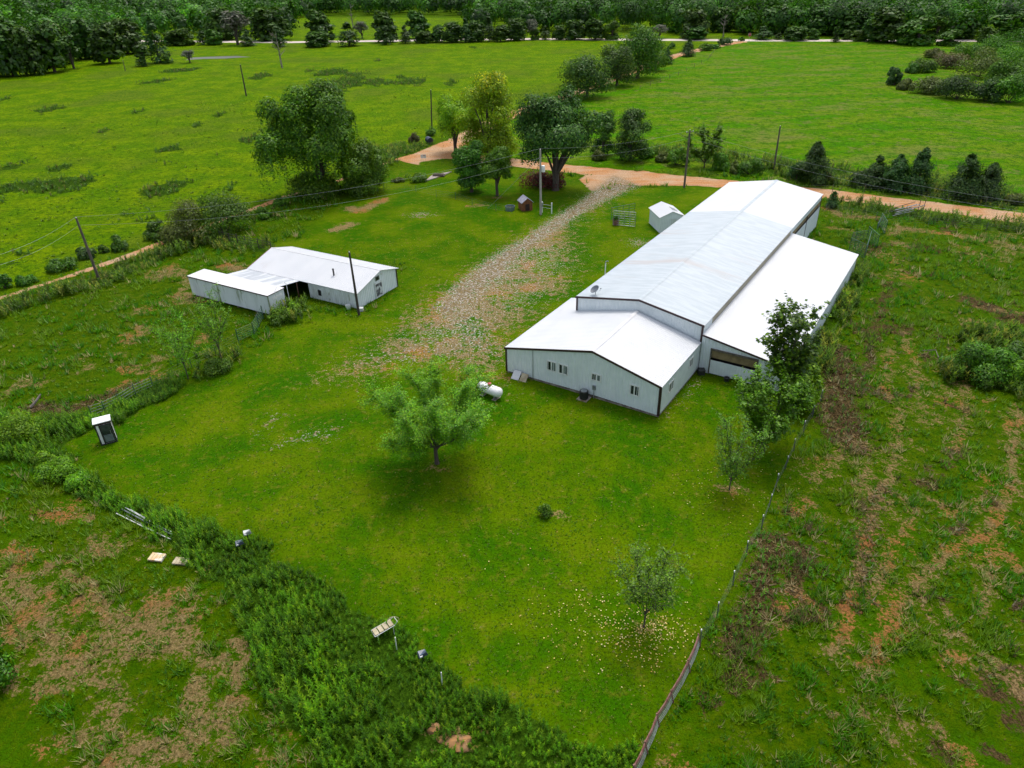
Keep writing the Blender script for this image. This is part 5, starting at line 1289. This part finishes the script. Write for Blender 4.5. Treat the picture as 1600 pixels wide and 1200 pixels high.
def weed_sets():
    rs = np.random.RandomState(19)
    green = [(.040, .138, .005), (.055, .165, .006), (.032, .108, .005), (.085, .180, .010)]
    P = scatter(20, 80, 24, 95, 50); k = masks(P)
    wob = fbm(P[:, 0], P[:, 1], 2.0, 81)
    keep = (k['weed'] > .45) & (rs.rand(len(P)) < .25+smooth(wob, .36, .5)*.9)
    Q = P[keep]; h = (.38+.62*smooth(fbm(Q[:, 0], Q[:, 1], 3.0, 82), .35, .7))*(.75+.5*rs.rand(len(Q)))
    weeds('weed_strip', Q, h, 21, 'tall green weeds growing along the old fence line', green, 16, .19)
    # weeds that thin out into the lower left field
    P = scatter(20, 55, 5, 96, 48); k = masks(P)
    keep = (k['lowleft'] > .5) & (k['weed'] < .5) & (k['dirt'] < .4) & (fbm(P[:, 0], P[:, 1], 3.2, 83) > .53)
    Q = P[keep]; weeds('low_weeds', Q, .22+.35*rs.rand(len(Q)), 22, 'low broad weeds in the field at the lower left', green, 10, .18)
    P = scatter(30, 120, 3.2, 97, 46, .8); k = masks(P)
    keep = ((k['right'] > .5)) & (k['dirt'] < .35) & (fbm(P[:, 0], P[:, 1], 4.5, 84)+.3*fbm(P[:, 0], P[:, 1], 1.2, 85) > .69) & FREE(P)
    Q = P[keep]; weeds('field_weeds', Q, .2+.35*rs.rand(len(Q)), 23, 'low broad-leaved weeds in the rough field on the right', [(.042, .118, .007), (.056, .140, .009), (.034, .092, .007)], 10, .22, .25)
    P = scatter(45, 170, 9.0, 98, 48, .9); k = masks(P)
    keep = (k['rweed'] > .3) & FREE(P) & (rs.rand(len(P)) < .2+smooth(fbm(P[:, 0], P[:, 1], 3.5, 86), .35, .6))
    Q = P[keep]; h = (.45+.95*smooth(fbm(Q[:, 0], Q[:, 1], 5.0, 87), .35, .7))*(.7+.6*rs.rand(len(Q)))
    weeds('verge_weeds', Q, h, 24, 'weeds and tall grass along the tracks and field edges', [(.050, .130, .010), (.075, .150, .014), (.042, .100, .010), (.115, .150, .022), (.035, .085, .010)], 14, .36)
    P = scatter(100, 330, 1.5, 99, 44, .6); k = masks(P)
    keep = (k['scrub'] > .45) & (rs.rand(len(P)) < .75)
    Q = P[keep]; weeds('pasture_scrub', Q, .3+.45*rs.rand(len(Q)), 25, 'dull brown-green scrub in patches over the pasture', [(.034, .078, .006), (.048, .092, .010), (.028, .062, .006), (.060, .062, .014)], 12, .5)
    # dead stalks in the rough strip beside the wire fence and the pen ditch
    P = scatter(28, 75, 7, 100, 46); k = masks(P)
    keep = (k['thatch'] > .45) & (rs.rand(len(P)) < .55); Q = P[keep]
    n = len(Q); tufts('dead_stalks', Q, .15+.3*rs.rand(n), .05+.03*rs.rand(n), pick(rs, np.array([(.06, .038, .015), (.12, .09, .04), (.19, .155, .07), (.05, .07, .012)]), n), 26, 'flattened brown dead stalks', 6, 1.5)
    # pale stones of the driveway
    P = scatter(45, 112, 4.5, 101, 30, .6); k = masks(P)
    keep = (k['gravel'] > .35) & (rs.rand(len(P)) < smooth(fbm(P[:, 0], P[:, 1], 2.0, 88), .50, .64)*k['gravel']) & FREE(P)
    Q = P[keep]; n = len(Q); PAL['stone'] = [(.44, .43, .40), (.34, .31, .26), (.52, .51, .49), (.22, .18, .12)]
    v, f, c = leaf_quads(rs, np.c_[Q, .03+.02*rs.rand(n)], np.tile([0, 0, 1.], (n, 1)), .19, 'stone', None, 1.2, .3, .8)
    tip = v.reshape(-1, 4, 3); cen = tip.mean(1); low = tip.copy(); low[:, :, 2] -= .06
    low[:, :, :2] = cen[:, None, :2]+(tip[:, :, :2]-cen[:, None, :2])*1.25
    V = np.concatenate([tip, low], 1).reshape(-1, 3); b = np.arange(n)[:, None]*8
    Fq = np.concatenate([b+np.array([[0, 1, 2, 3]])]+[b+np.array([[i, (i+1) % 4, (i+1) % 4+4, i+4]]) for i in range(4)])
    tag(link('gravel_stones', np_mesh('gravel_stones', V, Fq, {'col': np.repeat(c.reshape(-1, 4, 3)[:, 0], 8, 0)}), M['litter']), 'loose pale stones lying over the driveway', kind='stuff')
    print('stones', n)
weed_sets()

# ------------------------------------------------------------------ poles and wires
def pole(bx, by, top, label, mat, r=.14, arm=None, xform=False, h=None, lamp=False):
    g_ = gp(bx, by); h = h or hgt(bx, by, top[1])
    # the head leans where the photo shows it: find the head's offset at that height
    e = gp(top[0], top[1], h)-g_
    e = np.array([e[0], e[1], 0]); e[1] = 0; L = np.hypot(e[0], e[1])
    if L > .9: e *= .9/L
    t = thing('utility_pole', label, 'pole', (g_[0], g_[1], 0))
    MB().tube([(0, 0, -.2), (e[0]*.5, 0, h*.5), (e[0], 0, h)], [r*1.15, r, r*.75], 10).build('post', M[mat], t, smooth_=True)
    T = Vector((e[0], 0, h))
    if arm:
        a, L = arm; d = Vector((math.cos(a), math.sin(a), 0))*L
        mb = MB().beam(T-Vector((0, 0, .35))-d, T-Vector((0, 0, .35))+d, .1, .12); mb.build('crossarm', M[mat], t)
        for s in (-.9, .9): MB().lathe([(.05, 0), (.07, .05), (.04, .1), (.06, .16), (.02, .2)], 8, tuple(T-Vector((0, 0, .29))+d*s)).build('insulator', M['white'], t)
    if xform:
        MB().lathe([(.05, 1.9), (.26, 1.92), (.28, 2.0), (.28, 2.75), (.24, 2.85), (.1, 2.9)], 14, (e[0]*.8+.42, -.05, h-5.2)).build('transformer', M['white'], t, smooth_=True)
        MB().box(e[0]*.8+.08, e[0]*.8+.3, -.06, .0, h-2.9, h-2.8).build('transformer_bracket', M['grey'], t)
        MB().box(.1, .35, -.15, .12, 1.2, 1.9).build('meter_box', M['grey'], t)
    MB().lathe([(.04, 0), (.06, .06), (.03, .14)], 8, (e[0], 0, h)).build('insulator', M['white'], t)
    return Vector((g_[0]+e[0], g_[1], h))
pA = pole(155, 437, (120, 340), 'leaning weathered utility pole beside the farm track', 'pole', .16)
pB = pole(561, 492, (546, 394), 'dark utility pole at the corner of the livestock shed', 'darkpole', .13)
pC = pole(845, 335, (844, 233), 'pale utility pole with a white transformer beside the wooden playhouse', 'palepole', .17, xform=True)
pD = pole(1069, 293, (1078, 203), 'utility pole with a short crossarm at the edge of the dirt road', 'pole', .16, arm=(.5, .75))
pE = pole(385, 150, (376, 101), 'dark pole standing alone in the far pasture', 'darkpole', .2)
pF = pole(675, 208, (673, 141), 'black pole beside the bush at the road junction', 'darkpole', .15)
pG = pole(1209, 264, (1219, 197), 'bare grey leaning pole behind the hedgerow', 'pole', .15)
pH = pole(196, 111, (192, 94), 'faint thin pole in front of the far woodland', 'pole', .12)
def wire(a, b, sag, name_label, r=.009, mat='wire', seg=14):
    a = Vector(a); b = Vector(b); pts = []
    for i in range(seg+1):
        f = i/seg; p = a.lerp(b, f); p.z -= sag*4*f*(1-f); pts.append(tuple(p))
    o = MB().tube(pts, r, 4, False).build('power_line', M[mat])
    tag(o, name_label, 'power line', 'overhead lines strung between the poles')
up_ = Vector((0, 0, .14))
out_left = Vector(tuple(gp(-60, 412, 7.5)))
out_right = Vector(tuple(gp(1700, 330, 8.)))
wire(pA+up_, pC+up_, 1.6, 'upper line from the leaning track pole to the transformer pole')
wire(pA-Vector((0, 0, .9)), pC-Vector((0, 0, 1.2)), 2.2, 'lower line from the leaning track pole to the transformer pole')
wire(out_left, pA+up_, .8, 'upper line running off past the left edge from the leaning pole')
wire(out_left-Vector((0, 0, 1)), pA-Vector((0, 0, .9)), .9, 'lower line running off past the left edge from the leaning pole')
wire(pC+up_, pD-Vector((0, 0, .1)), .7, 'upper line from the transformer pole to the crossarm pole')
wire(pC-Vector((0, 0, 1.2)), pD-Vector((0, 0, 1.2)), .9, 'lower line from the transformer pole to the crossarm pole')
wire(pD-Vector((0, 0, .1)), out_right, 1.2, 'upper line from the crossarm pole out past the right edge')
wire(pD-Vector((0, 0, 1.2)), out_right-Vector((0, 0, 1)), 1.3, 'lower line from the crossarm pole out past the right edge')
wire(pC-Vector((0, 0, 1.0)), tuple(gp(762, 326, .0)), .05, 'slanting guy wire from the transformer pole to the lawn', .02)

# ------------------------------------------------------------------ fences
def fence(pts, label, name='wire_fence', step=3.2, h=1.15, mat='gatepaint', wires=5, pr=.035, wmat='dwire', rail=False, wr=.008, jit=.0, tipmat=None, tone=None):
    line = [Vector((*G(*p), 0)) for p in pts]
    t = thing(name, label, 'fence', tuple(line[0]))
    o = line[0]; rs = random.Random(len(label))
    sp = []
    for a, b in zip(line[:-1], line[1:]):
        L = (b-a).length; m = max(1, round(L/step))
        sp += [a.lerp(b, i/m) for i in range(m)]
    sp.append(line[-1])
    tops = []
    for p in sp:
        q = p-o; ln = Vector((rs.uniform(-jit, jit), rs.uniform(-jit, jit), 0)); hh = h*rs.uniform(.96, 1.08)
        mb = MB().tube([q, q+Vector((0, 0, hh))+ln], pr, 6)
        po = mb.build('post', M[mat], t)
        if tipmat: MB().tube([q+Vector((0, 0, hh-.01))+ln, q+Vector((0, 0, hh+.13))+ln], pr*1.15, 6).build('post_tip', M[tipmat], po)
        tops.append((q, ln))
    for k in range(wires):
        f = (k+1)/(wires+.3)
        mb = MB(); pp = [q+Vector((0, 0, h*f))+ln*f for q, ln in tops]
        if rail: 
            for a, b in zip(pp[:-1], pp[1:]): mb.tube([a, b], wr, 5)
        else: mb.tube(pp, wr, 4, False)
        mb.build('rail' if rail else 'wire', M[wmat], t)
    return t
fence([(1282, 628), (1240, 705), (1212, 762), (1190, 826), (1166, 868), (1145, 915), (1121, 963), (1094, 1008)], 'wire fence with dark posts between the lawn and the rough field on the right', h=1.1, jit=.06, wires=5, mat='dwire', tipmat='white', wr=.004)
def rail_fence():
    pts = [Vector((*G(*p), 0)) for p in [(1094, 1010), (1078, 1050), (1052, 1098), (1030, 1135), (1012, 1178), (995, 1215)]]
    t = thing('rail_fence', 'weathered reddish rail fence, grey below, bending down the lawn edge at the bottom', 'fence', tuple(pts[0])); o = pts[0]
    for k, (z, m, r) in enumerate([(.98, 'rust', .035), (.84, 'rust', .03), (.68, 'pole', .026), (.5, 'pipe', .02), (.34, 'pipe', .018), (.18, 'pipe', .018)]):
        mb = MB()
        for i, (a, b) in enumerate(zip(pts[:-1], pts[1:])): mb.tube([a-o+Vector((-.2*z, 0, z)), (a+b)/2-o+Vector((-.2*z+.03, 0, z-.05)), b-o+Vector((-.2*z, 0, z+.02))], r, 6)
        mb.build('rail', M[m], t)
    for p in pts: MB().tube([p-o, p-o+Vector((-.22, 0, 1.08))], .045, 7).build('post', M['rust'], t)
rail_fence()
fence([(240, 606), (213, 618), (188, 634), (165, 645), (145, 652)], 'green pipe fence half buried in weeds along the ditch of the pen', 'pipe_fence', 3, 1.2, 'gatepaint', 4, .035, 'pipe', True, .02)
fence([(412, 498), (398, 524), (373, 535)], 'short green panel fence running from the trailer-like box down to the saplings', 'panel_fence', 2.2, 1.5, 'gatepaint', 6, .05, 'gatepaint', True, .022)
fence([(373, 535), (300, 575), (240, 606)], 'green wire fence behind the saplings of the pen', 'wire_fence', 3.4, 1.15, 'gatepaint', 4, .03)
fence([(345, 376), (360, 380), (385, 385), (405, 389), (425, 394)], 'dark pipe corral fence behind the livestock shed', 'corral_fence', 2.0, 1.5, 'darkpole', 4, .06, 'darkpole', True, .03)
fence([(600, 298), (650, 300), (682, 308), (712, 312), (738, 321), (775, 330), (800, 334)], 'nearly invisible wire fence across the yard before the two small trees', 'wire_fence', 4.2, 1.2, 'gatepaint', 4, .035, 'dwire', False, .008)
fence([(1290, 330), (1330, 338), (1368, 344), (1450, 352), (1540, 362), (1620, 372)], 'wire fence in the weeds on the barn side of the dirt road', 'wire_fence', 5, 1.2, 'dwire', 4, .035)
fence([(1225, 50+250), (1300, 314-14), (1400, 302), (1480, 316), (1600, 328)], 'wire fence hidden in the hedgerow behind the dirt road', 'wire_fence', 6, 1.2, 'pole', 3, .04)
fence([(1120, 75), (1106, 95), (1060, 118), (1000, 140)], 'sparse post fence at the top corner of the far field', 'wire_fence', 9, 1.3, 'pole', 3, .06)
def panel(a, b, label, h=1.6, mat='gatepaint', rails=6, lean=0., name='cattle_panel', ups=4):
    A = Vector((*G(*a), 0)); B = Vector((*G(*b), 0)); d = B-A; n = Vector((-d.y, d.x, 0)).normalized()*lean
    t = thing(name, label, 'gate panel', tuple(A))
    f = MB().tube([(0, 0, .05), n+Vector((0, 0, h)), d+n+Vector((0, 0, h)), d+Vector((0, 0, .05))], .04, 6); f.tube([(0, 0, .12), d+Vector((0, 0, .12))], .04, 6); f.build('frame', M[mat], t)
    for k in range(1, rails): MB().tube([n*(k/rails)+Vector((0, 0, .1+(h-.1)*k/rails)), d+n*(k/rails)+Vector((0, 0, .1+(h-.1)*k/rails))], .026, 5).build('bar', M[mat], t)
    for k in range(1, ups): MB().tube([d*(k/ups), d*(k/ups)+n+Vector((0, 0, h))], .028, 5).build('upright', M[mat], t)
panel((1326, 392), (1350, 404), 'green cattle panel touching the far corner of the lean-to', 1.8)
panel((1350, 404), (1358, 378), 'green cattle panel set at an angle behind the lean-to corner', 1.6)
panel((1354, 374), (1369, 388), 'middle green cattle panel of the row in the rough field', 1.8)
panel((1330, 378), (1354, 374), 'low green panel linking the lean-to corner and the middle panel', 1.3)
panel((1374, 352), (1382, 366), 'farthest upright green cattle panel near the road weeds', 1.8)
panel((1369, 362), (1374, 352), 'narrow green panel beside the farthest upright one', 1.2)
panel((958, 352), (992, 355), 'tall pipe gate standing in the grass left of the garden shed', 2.2, 'grey', 6)
panel((955, 344), (991, 337), 'second pipe gate set behind the first one by the garden shed', 1.9, 'gatepaint', 5)
t = thing('planter', 'rusty drum full of green weeds at the foot of the pipe gate', 'planter', (*G(962, 351), 0))
MB().lathe([(.45, 0), (.5, .9), (.46, .9), (.4, .2)], 16).build('drum', M['rust'], t)
_, cr = bush(333, 1.1, 1.5, 700, .2, 'mid'); o = link('plant', cr, M['leaf'], t); o.location = (.1, 0, .75)
t = thing('pipe_stack', 'pile of old pipes and rails lying in the weeds by the dirt road', 'pipes', (*G(1395, 338), 0))
a = G(1395, 338); b = G(1432, 330); rs_ = random.Random(4)
for i in range(9):
    off = Vector((rs_.uniform(-.8, .8), rs_.uniform(-.8, .8), .3+.09*i)); MB().tube([off, Vector((b[0]-a[0], b[1]-a[1], 0))*rs_.uniform(.8, 1.1)+off+Vector((rs_.uniform(-.6, .6), rs_.uniform(-.6, .6), .2))], .05, 5).build('pipe', M['pole' if i % 2 else 'grey'], t)
t = thing('steel_post', 'rusty post frame at the right end of the pipe pile', 'post', (*G(1434, 330), 0))
MB().tube([(0, 0, 0), (0, 0, 1.8), (.9, .2, 1.8), (.9, .2, 0)], .05, 6).build('frame', M['rust'], t)

# ------------------------------------------------------------------ yard objects
# propane tank
a = gp(753, 615); b = gp(779, 625); c_ = (a+b)/2; az_ = math.atan2(b[1]-a[1], b[0]-a[0])
t = thing('propane_tank', 'white propane tank with a red dome lying on the lawn near the barn', 'propane tank', (c_[0], c_[1]+.1, 0), az_)
R_, Lh = .46, .95
prof = [(.02, -Lh-R_*.85)]+[(R_*math.sin(q), -Lh-R_*.85*math.cos(q)) for q in np.linspace(.15, math.pi/2, 7)]+[(R_*math.sin(q), Lh+R_*.85*math.cos(q)) for q in np.linspace(math.pi/2, .15, 7)]+[(.02, Lh+R_*.85)]
MB().lathe(prof, 24, (0, 0, .74), 'x').build('vessel', M['tankwhite'], t, smooth_=True)
MB().lathe([(.19, 1.17), (.2, 1.3), (.17, 1.38), (.08, 1.42)], 18, (0, 0, 0)).build('valve_dome', M['red'], t, smooth_=True)
for s in (-.7, .7): MB().hexa([(s-.06, -.32, 0), (s+.06, -.32, 0), (s+.06, .32, 0), (s-.06, .32, 0), (s-.06, -.3, .42), (s+.06, -.3, .42), (s+.06, .3, .42), (s-.06, .3, .42)]).build('leg', M['grey'], t)
for s in (-.7, .7): MB().box(s-.2, s+.2, -.45, .45, -.03, .05).build('block', M['concrete'], t)
# booth on the lawn
t = thing('glass_door_booth', 'white and black booth like an old phone box with a glass door, beside the weeds', 'booth', (*G(171, 689), 0), math.radians(28))
W_, D_, H_ = 1.25, .95, 2.15
MB().box(-W_/2, W_/2, -D_/2, D_/2, 0, .12).build('base', M['black'], t)
MB().box(-W_/2+.03, W_/2-.03, -D_/2+.03, D_/2-.03, .12, H_-.2).build('panel', M['white'], t)
mb = MB()
for x in (-W_/2, W_/2-.1):
    for y in (-D_/2, D_/2-.1): mb.box(x, x+.1, y, y+.1, .12, H_-.2)
mb.box(-W_/2+.30, -W_/2+.36, -D_/2-.012, -D_/2+.03, .12, H_-.2)
mb.build('corner_post', M['black'], t)
MB().box(-W_/2-.02, W_/2+.02, -D_/2-.02, D_/2+.02, H_-.2, H_-.02).build('header', M['trim'], t)
MB().box(-W_/2-.05, W_/2+.05, -D_/2-.05, D_/2+.05, H_-.02, H_+.04).build('roof', M['white'], t)
dr_ = MB().box(-W_/2+.37, W_/2-.11, -D_/2-.02, -D_/2+.02, .16, H_-.24).build('door', M['black'], t)
MB().box(-W_/2+.43, W_/2-.17, -D_/2-.03, -D_/2-.022, 1.0, H_-.3).build('glass', M['cooler'], dr_)
MB().box(-W_/2+.43, W_/2-.17, -D_/2-.03, -D_/2-.022, .25, .92).build('lower_glass', M['screen'], dr_)
MB().tube([(W_/2-.24, -D_/2-.06, .9), (W_/2-.24, -D_/2-.06, 1.3)], .018, 6).build('handle', M['grey'], dr_)
# playhouse, stock tank, gate posts
t = thing('wooden_playhouse', 'small brown wooden playhouse with grey shingles near the transformer pole', 'playhouse', (*G(821, 327), 0), math.radians(18))
pw_, pd_, ph_, pr_ = 1.7, 1.9, 1.35, 2.0
mb = MB().box(-pw_/2, pw_/2, -pd_/2, pd_/2, 0, ph_); mb.add([(-pw_/2, -pd_/2, ph_), (pw_/2, -pd_/2, ph_), (0, -pd_/2, pr_), (-pw_/2, pd_/2, ph_), (pw_/2, pd_/2, ph_), (0, pd_/2, pr_)], [(0, 1, 2), (4, 3, 5)])
for k in range(12): mb.box(-pw_/2+.02+k*.14, -pw_/2+.13+k*.14, -pd_/2-.02, -pd_/2-.001, 0, ph_)
mb.build('wall', M['cedarwood'], t)
mb = MB()
for s in (-1, 1): mb.hexa([(s*(pw_/2+.15), -pd_/2-.15, ph_-.1), (0, -pd_/2-.15, pr_+.02), (0, pd_/2+.15, pr_+.02), (s*(pw_/2+.15), pd_/2+.15, ph_-.1), (s*(pw_/2+.15), -pd_/2-.15, ph_-.03), (0, -pd_/2-.15, pr_+.09), (0, pd_/2+.15, pr_+.09), (s*(pw_/2+.15), pd_/2+.15, ph_-.03)][::1])
mb.build('roof', M['shingle'], t)
MB().box(-.35, .35, -pd_/2-.045, -pd_/2-.021, .05, 1.1).build('door', M['trim'], t)
MB().box(pw_/2+.002, pw_/2+.03, -.3, .3, .6, 1.05).build('window', M['dark'], t)
t = thing('stock_tank', 'round grey-green metal stock tank on the grass left of the playhouse', 'stock tank', (*G(797, 328), 0))
MB().lathe([(.72, 0), (.78, .62), (.80, .64), (.74, .64), (.69, .08)], 26).build('tank_wall', M['tub'], t); MB().lathe([(.71, .40), (.02, .41)], 26).build('water', M['water'], t)
for i, (x, y) in enumerate([(847, 332), (862, 334)]):
    t = thing('gate_post', 'white post right beside the transformer pole' if i == 0 else 'outer white post at the driveway end of the short yard fence', 'post', (*G(x, y), 0))
    MB().box(-.08, .08, -.08, .08, -.1, 1.65).build('shaft', M['white'], t); MB().box(-.1, .1, -.1, .1, 1.65, 1.7).build('cap', M['white'], t)
t = thing('yard_wire', 'two thin wires strung between the white posts', 'wire', (*G(848, 332), 0)); e = G(862, 334)-G(848, 332)
for z in (.8, 1.3): MB().tube([(0, 0, z), (e[0], e[1], z)], .015, 4).build('wire', M['white'], t)
# barrel, small sign, stop sign
t = thing('blue_barrel', 'dark blue barrel lying at the road junction', 'barrel', (*G(671, 224), 0), 2.0)
MB().lathe([(.55, -.9), (.68, -.85), (.68, -.3), (.71, -.27), (.68, -.24), (.68, .24), (.71, .27), (.68, .3), (.68, .85), (.55, .9)], 20, (0, 0, .68), 'x').build('drum', M['barrel'], t, smooth_=True)
MB().lathe([(.5, .91), (.5, .93)], 16, (0, 0, .68), 'x').build('lid', M['wire'], t)
t = thing('yard_sign', 'small white yard sign beside the track junction', 'sign', (*G(662, 250), 0), .1)
MB().box(-.55, .55, -.02, .02, .35, 1.05).build('board', M['white'], t); MB().box(-.02, .3, -.03, -.021, .78, .92).build('red_mark', M['signred'], t)
for s in (-.4, .4): MB().tube([(s, .03, 0), (s, .03, .9)], .025, 5).build('leg', M['grey'], t)
t = thing('stop_sign', 'red stop sign at the far road corner', 'stop sign', (*G(1170, 66), 0))
t.location.z = 0
MB().tube([(0, 0, 0), (0, 0, 3.2)], .06, 6).build('post', M['grey'], t)
def octo(r, y0, y1):
    v = [(r*math.cos(math.pi/8+k*math.pi/4), y, 3.0+r*math.sin(math.pi/8+k*math.pi/4)) for y in (y0, y1) for k in range(8)]
    return MB().add(v, [tuple(range(8)), tuple(reversed(range(8, 16)))]+[(k, k+8, (k+1) % 8+8, (k+1) % 8) for k in range(8)])
octo(.72, -.10, -.07).build('white_rim', M['white'], t); octo(.66, -.125, -.102).build('face', M['signred'], t)
cu = bpy.data.curves.new('lettering', 'FONT'); cu.body = 'STOP'; cu.size = .5; cu.align_x = 'CENTER'; cu.align_y = 'CENTER'; cu.extrude = .004
o = bpy.data.objects.new('lettering', cu); COL.objects.link(o); bpy.context.view_layer.update(); me_ = bpy.data.meshes.new_from_object(o); bpy.data.objects.remove(o); o = bpy.data.objects.new('lettering', me_); COL.objects.link(o); o.parent = t; o.location = (0, -.135, 3.0); o.rotation_euler = (math.pi/2, 0, 0); me_.materials.clear(); me_.materials.append(M['white'])
# old slab
sl_ = [G(664, 284), G(676, 274), G(706, 269), G(690, 276)]
c0 = np.mean(sl_, 0); t = thing('concrete_slab', 'cracked old concrete slab in the grass by the junction', 'slab', (c0[0], c0[1], 0))
q = [tuple(p-c0) for p in sl_]; MB().hexa([(*p, -.1) for p in q]+[(*p, .16) for p in q]).build('slab_top', M['concrete'], t)
MB().hexa([(-1, -.5, .16), (1.2, -.6, .16), (1.4, .6, .16), (-.8, .7, .16), (-.8, -.3, .5), (.9, -.4, .45), (1, .4, .45), (-.6, .5, .5)]).build('rubble_mound', M['bark'], t)
# pipes lying by the weed strip
a = G(190, 800); b = G(268, 842)
for i, (p0, p1, r, z) in enumerate([((183, 805), (268, 845), .035, .18), ((192, 799), (270, 838), .05, .22), ((198, 798), (262, 832), .035, .3), ((196, 806), (264, 843), .025, .12), ((205, 801), (270, 836), .02, .34)]):
    A = Vector((*G(*p0), z)); B = Vector((*G(*p1), z-.05))
    o = MB().tube([(0, 0, 0), (B-A)*.5+Vector((0, 0, -.05)), B-A], r, 6).build('metal_pipe', M['grey' if i % 2 else 'white'], None, tuple(A))
    tag(o, ['lowest white pipe of the bundle lying beside the weed strip', 'thickest grey pipe of the bundle lying beside the weed strip', 'upper white pipe of the bundle lying beside the weed strip', 'thin grey pipe under the bundle beside the weed strip', 'thinnest white rod on top of the pipe bundle'][i], 'pipe', 'pipes lying beside the weed strip')
def flatbox(px, py, w_, d_, h_, rz, mat, name, label, cat, tilt=.05):
    g_ = G(px, py)
    mb = MB().box(-w_/2, w_/2, -d_/2, d_/2, 0, h_)
    for k in range(4): mb.box(-w_/2+.03+k*w_/4, -w_/2+w_/4-.02+k*w_/4, -d_/2-.01, d_/2+.01, h_+.001, h_+.03)
    o = mb.build(name, M[mat], None, (g_[0], g_[1], .06), rz); o.rotation_euler = (tilt, .04, rz)
    return tag(o, label, cat)
flatbox(246, 873, 1.0, .62, .12, -.15, 'paleboard', 'foam_board', 'bright yellow-white board lying in the field, left of the two boards', 'board')
flatbox(283, 879, .95, .55, .10, -.12, 'greyboard', 'wooden_board', 'dull grey board lying in the field, right of the two boards', 'board')
# lounge chair in the weeds
t = thing('lounge_chair', 'pale slatted lounge chair lying in the tall weeds', 'lounge chair', (*G(601, 993), .55), math.radians(34))
for k in range(4): MB().box(-.62+k*.31, -.36+k*.31, -.24, .24, .1+.03*k, .14+.03*k).build('slat', M['greyboard'], t)
MB().tube([(-.66, -.28, .08), (.6, -.28, .18), (.82, -.22, .3), (.82, .22, .3), (.6, .28, .18), (-.66, .28, .08), (-.66, -.28, .08)], .018, 6).build('frame', M['white'], t)
for x, y in ((-.5, -.28), (-.5, .28), (.5, -.28), (.5, .28)): MB().tube([(x, y, .1), (x, y, -.55)], .018, 5).build('leg', M['white'], t)
t = thing('broken_frame', 'curved white hoop leaning behind the lounge chair', 'hoop', (*G(616, 984), .4), .3)
MB().tube([(.35*math.cos(q), 0, .35+.35*math.sin(q)) for q in np.linspace(-.6, 3.6, 14)], .02, 6).build('hoop', M['greyboard'], t)
for px, py, lab in ((661, 1034, 'crumpled blue-grey plastic cooler lid in the tall weeds'), (376, 858, 'small dark sheet of plastic hidden in the weeds near the top of the strip'), (388, 842, 'pale grey sheet scrap at the lawn edge of the weeds')):
    t = thing('plastic_scrap', lab, 'scrap', (*G(px, py), .62 if px > 600 else .5), .5)
    MB().hexa([(-.25, -.2, 0), (.3, -.18, 0), (.28, .2, .0), (-.22, .22, 0), (-.2, -.15, .16), (.2, -.12, .22), (.24, .16, .14), (-.18, .17, .2)]).build('sheet', M['tarp' if px != 388 else 'grey'], t)
    MB().box(-.2, -.05, -.22, -.18, .05, .14).build('torn_edge', M['white'], t)
    MB().box(-.04, .04, -.04, .04, -.62, 0).build('prop', M['black'], t)
def rock(px, py, w_, h_, mat, label, seed, name='dirt_mound', cat='mound'):
    rs = np.random.RandomState(seed); g_ = G(px, py); mb = MB()
    prof = [(w_/2*(1-(i/5)**2)**.5+.01, h_*i/5) for i in range(5)]+[(.03, h_)]
    mb.lathe(prof, 14); mb.v = [(x*(1+.25*math.sin(3*math.atan2(y, x)+seed)+rs.uniform(-.1, .1)), y*(.8+rs.uniform(-.1, .1)), z*(1+rs.uniform(-.2, .2))) for x, y, z in mb.v]
    o = mb.build(name, M[mat], None, (g_[0], g_[1], -.03), smooth_=True); tag(o, label, cat)
M['claydirt'] = pm('clay_dirt', (.34, .17, .06), (.26, .15, .07), 3, .95, bmp=.5)
rock(680, 1140, .75, .35, 'claydirt', 'small clay mound with a white chip in the tall weeds at the bottom', 3)
rock(718, 1162, 1.3, .28, 'claydirt', 'wider orange clay mound right of the small mound at the bottom', 5)
rock(690, 1155, .6, .16, 'claydirt', 'low clay lump between the two mounds at the bottom', 6)
t = thing('fallen_log', 'short pale log standing out of the grass by the pen ditch', 'log', (*G(50, 638), 0))
MB().tube([(-.1, 0, .1), (.3, .5, .5), (.55, 1.0, .9)], [.13, .11, .07], 7).build('log_trunk', M['barkpale'], t)
MB().tube([(.2, .35, .4), (-.1, .6, .7)], [.05, .02], 5).build('branch_stub', M['barkpale'], t)
t = thing('bent_pole', 'pale bent pole lying left of the leafy thicket on the right', 'pole', (*G(1440, 552), 0))
MB().tube([(0, 0, .3), tuple(Vector((*(G(1460, 553)-G(1440, 552)), .45))), tuple(Vector((*(G(1466, 560)-G(1440, 552)), .1)))], .05, 6).build('pole_shaft', M['barkpale'], t)
for i, (px, py) in enumerate([(620, 1003), (691, 1058)]):
    o = MB().tube([(0, 0, 0), (.02, 0, 1.05)], .03, 6).build('marker_stake', M['white'], None, (*G(px, py+12), 0)); tag(o, 'short white stake in the weeds beside the lounge chair' if i == 0 else 'short white stake in the weeds at the lawn edge', 'stake')
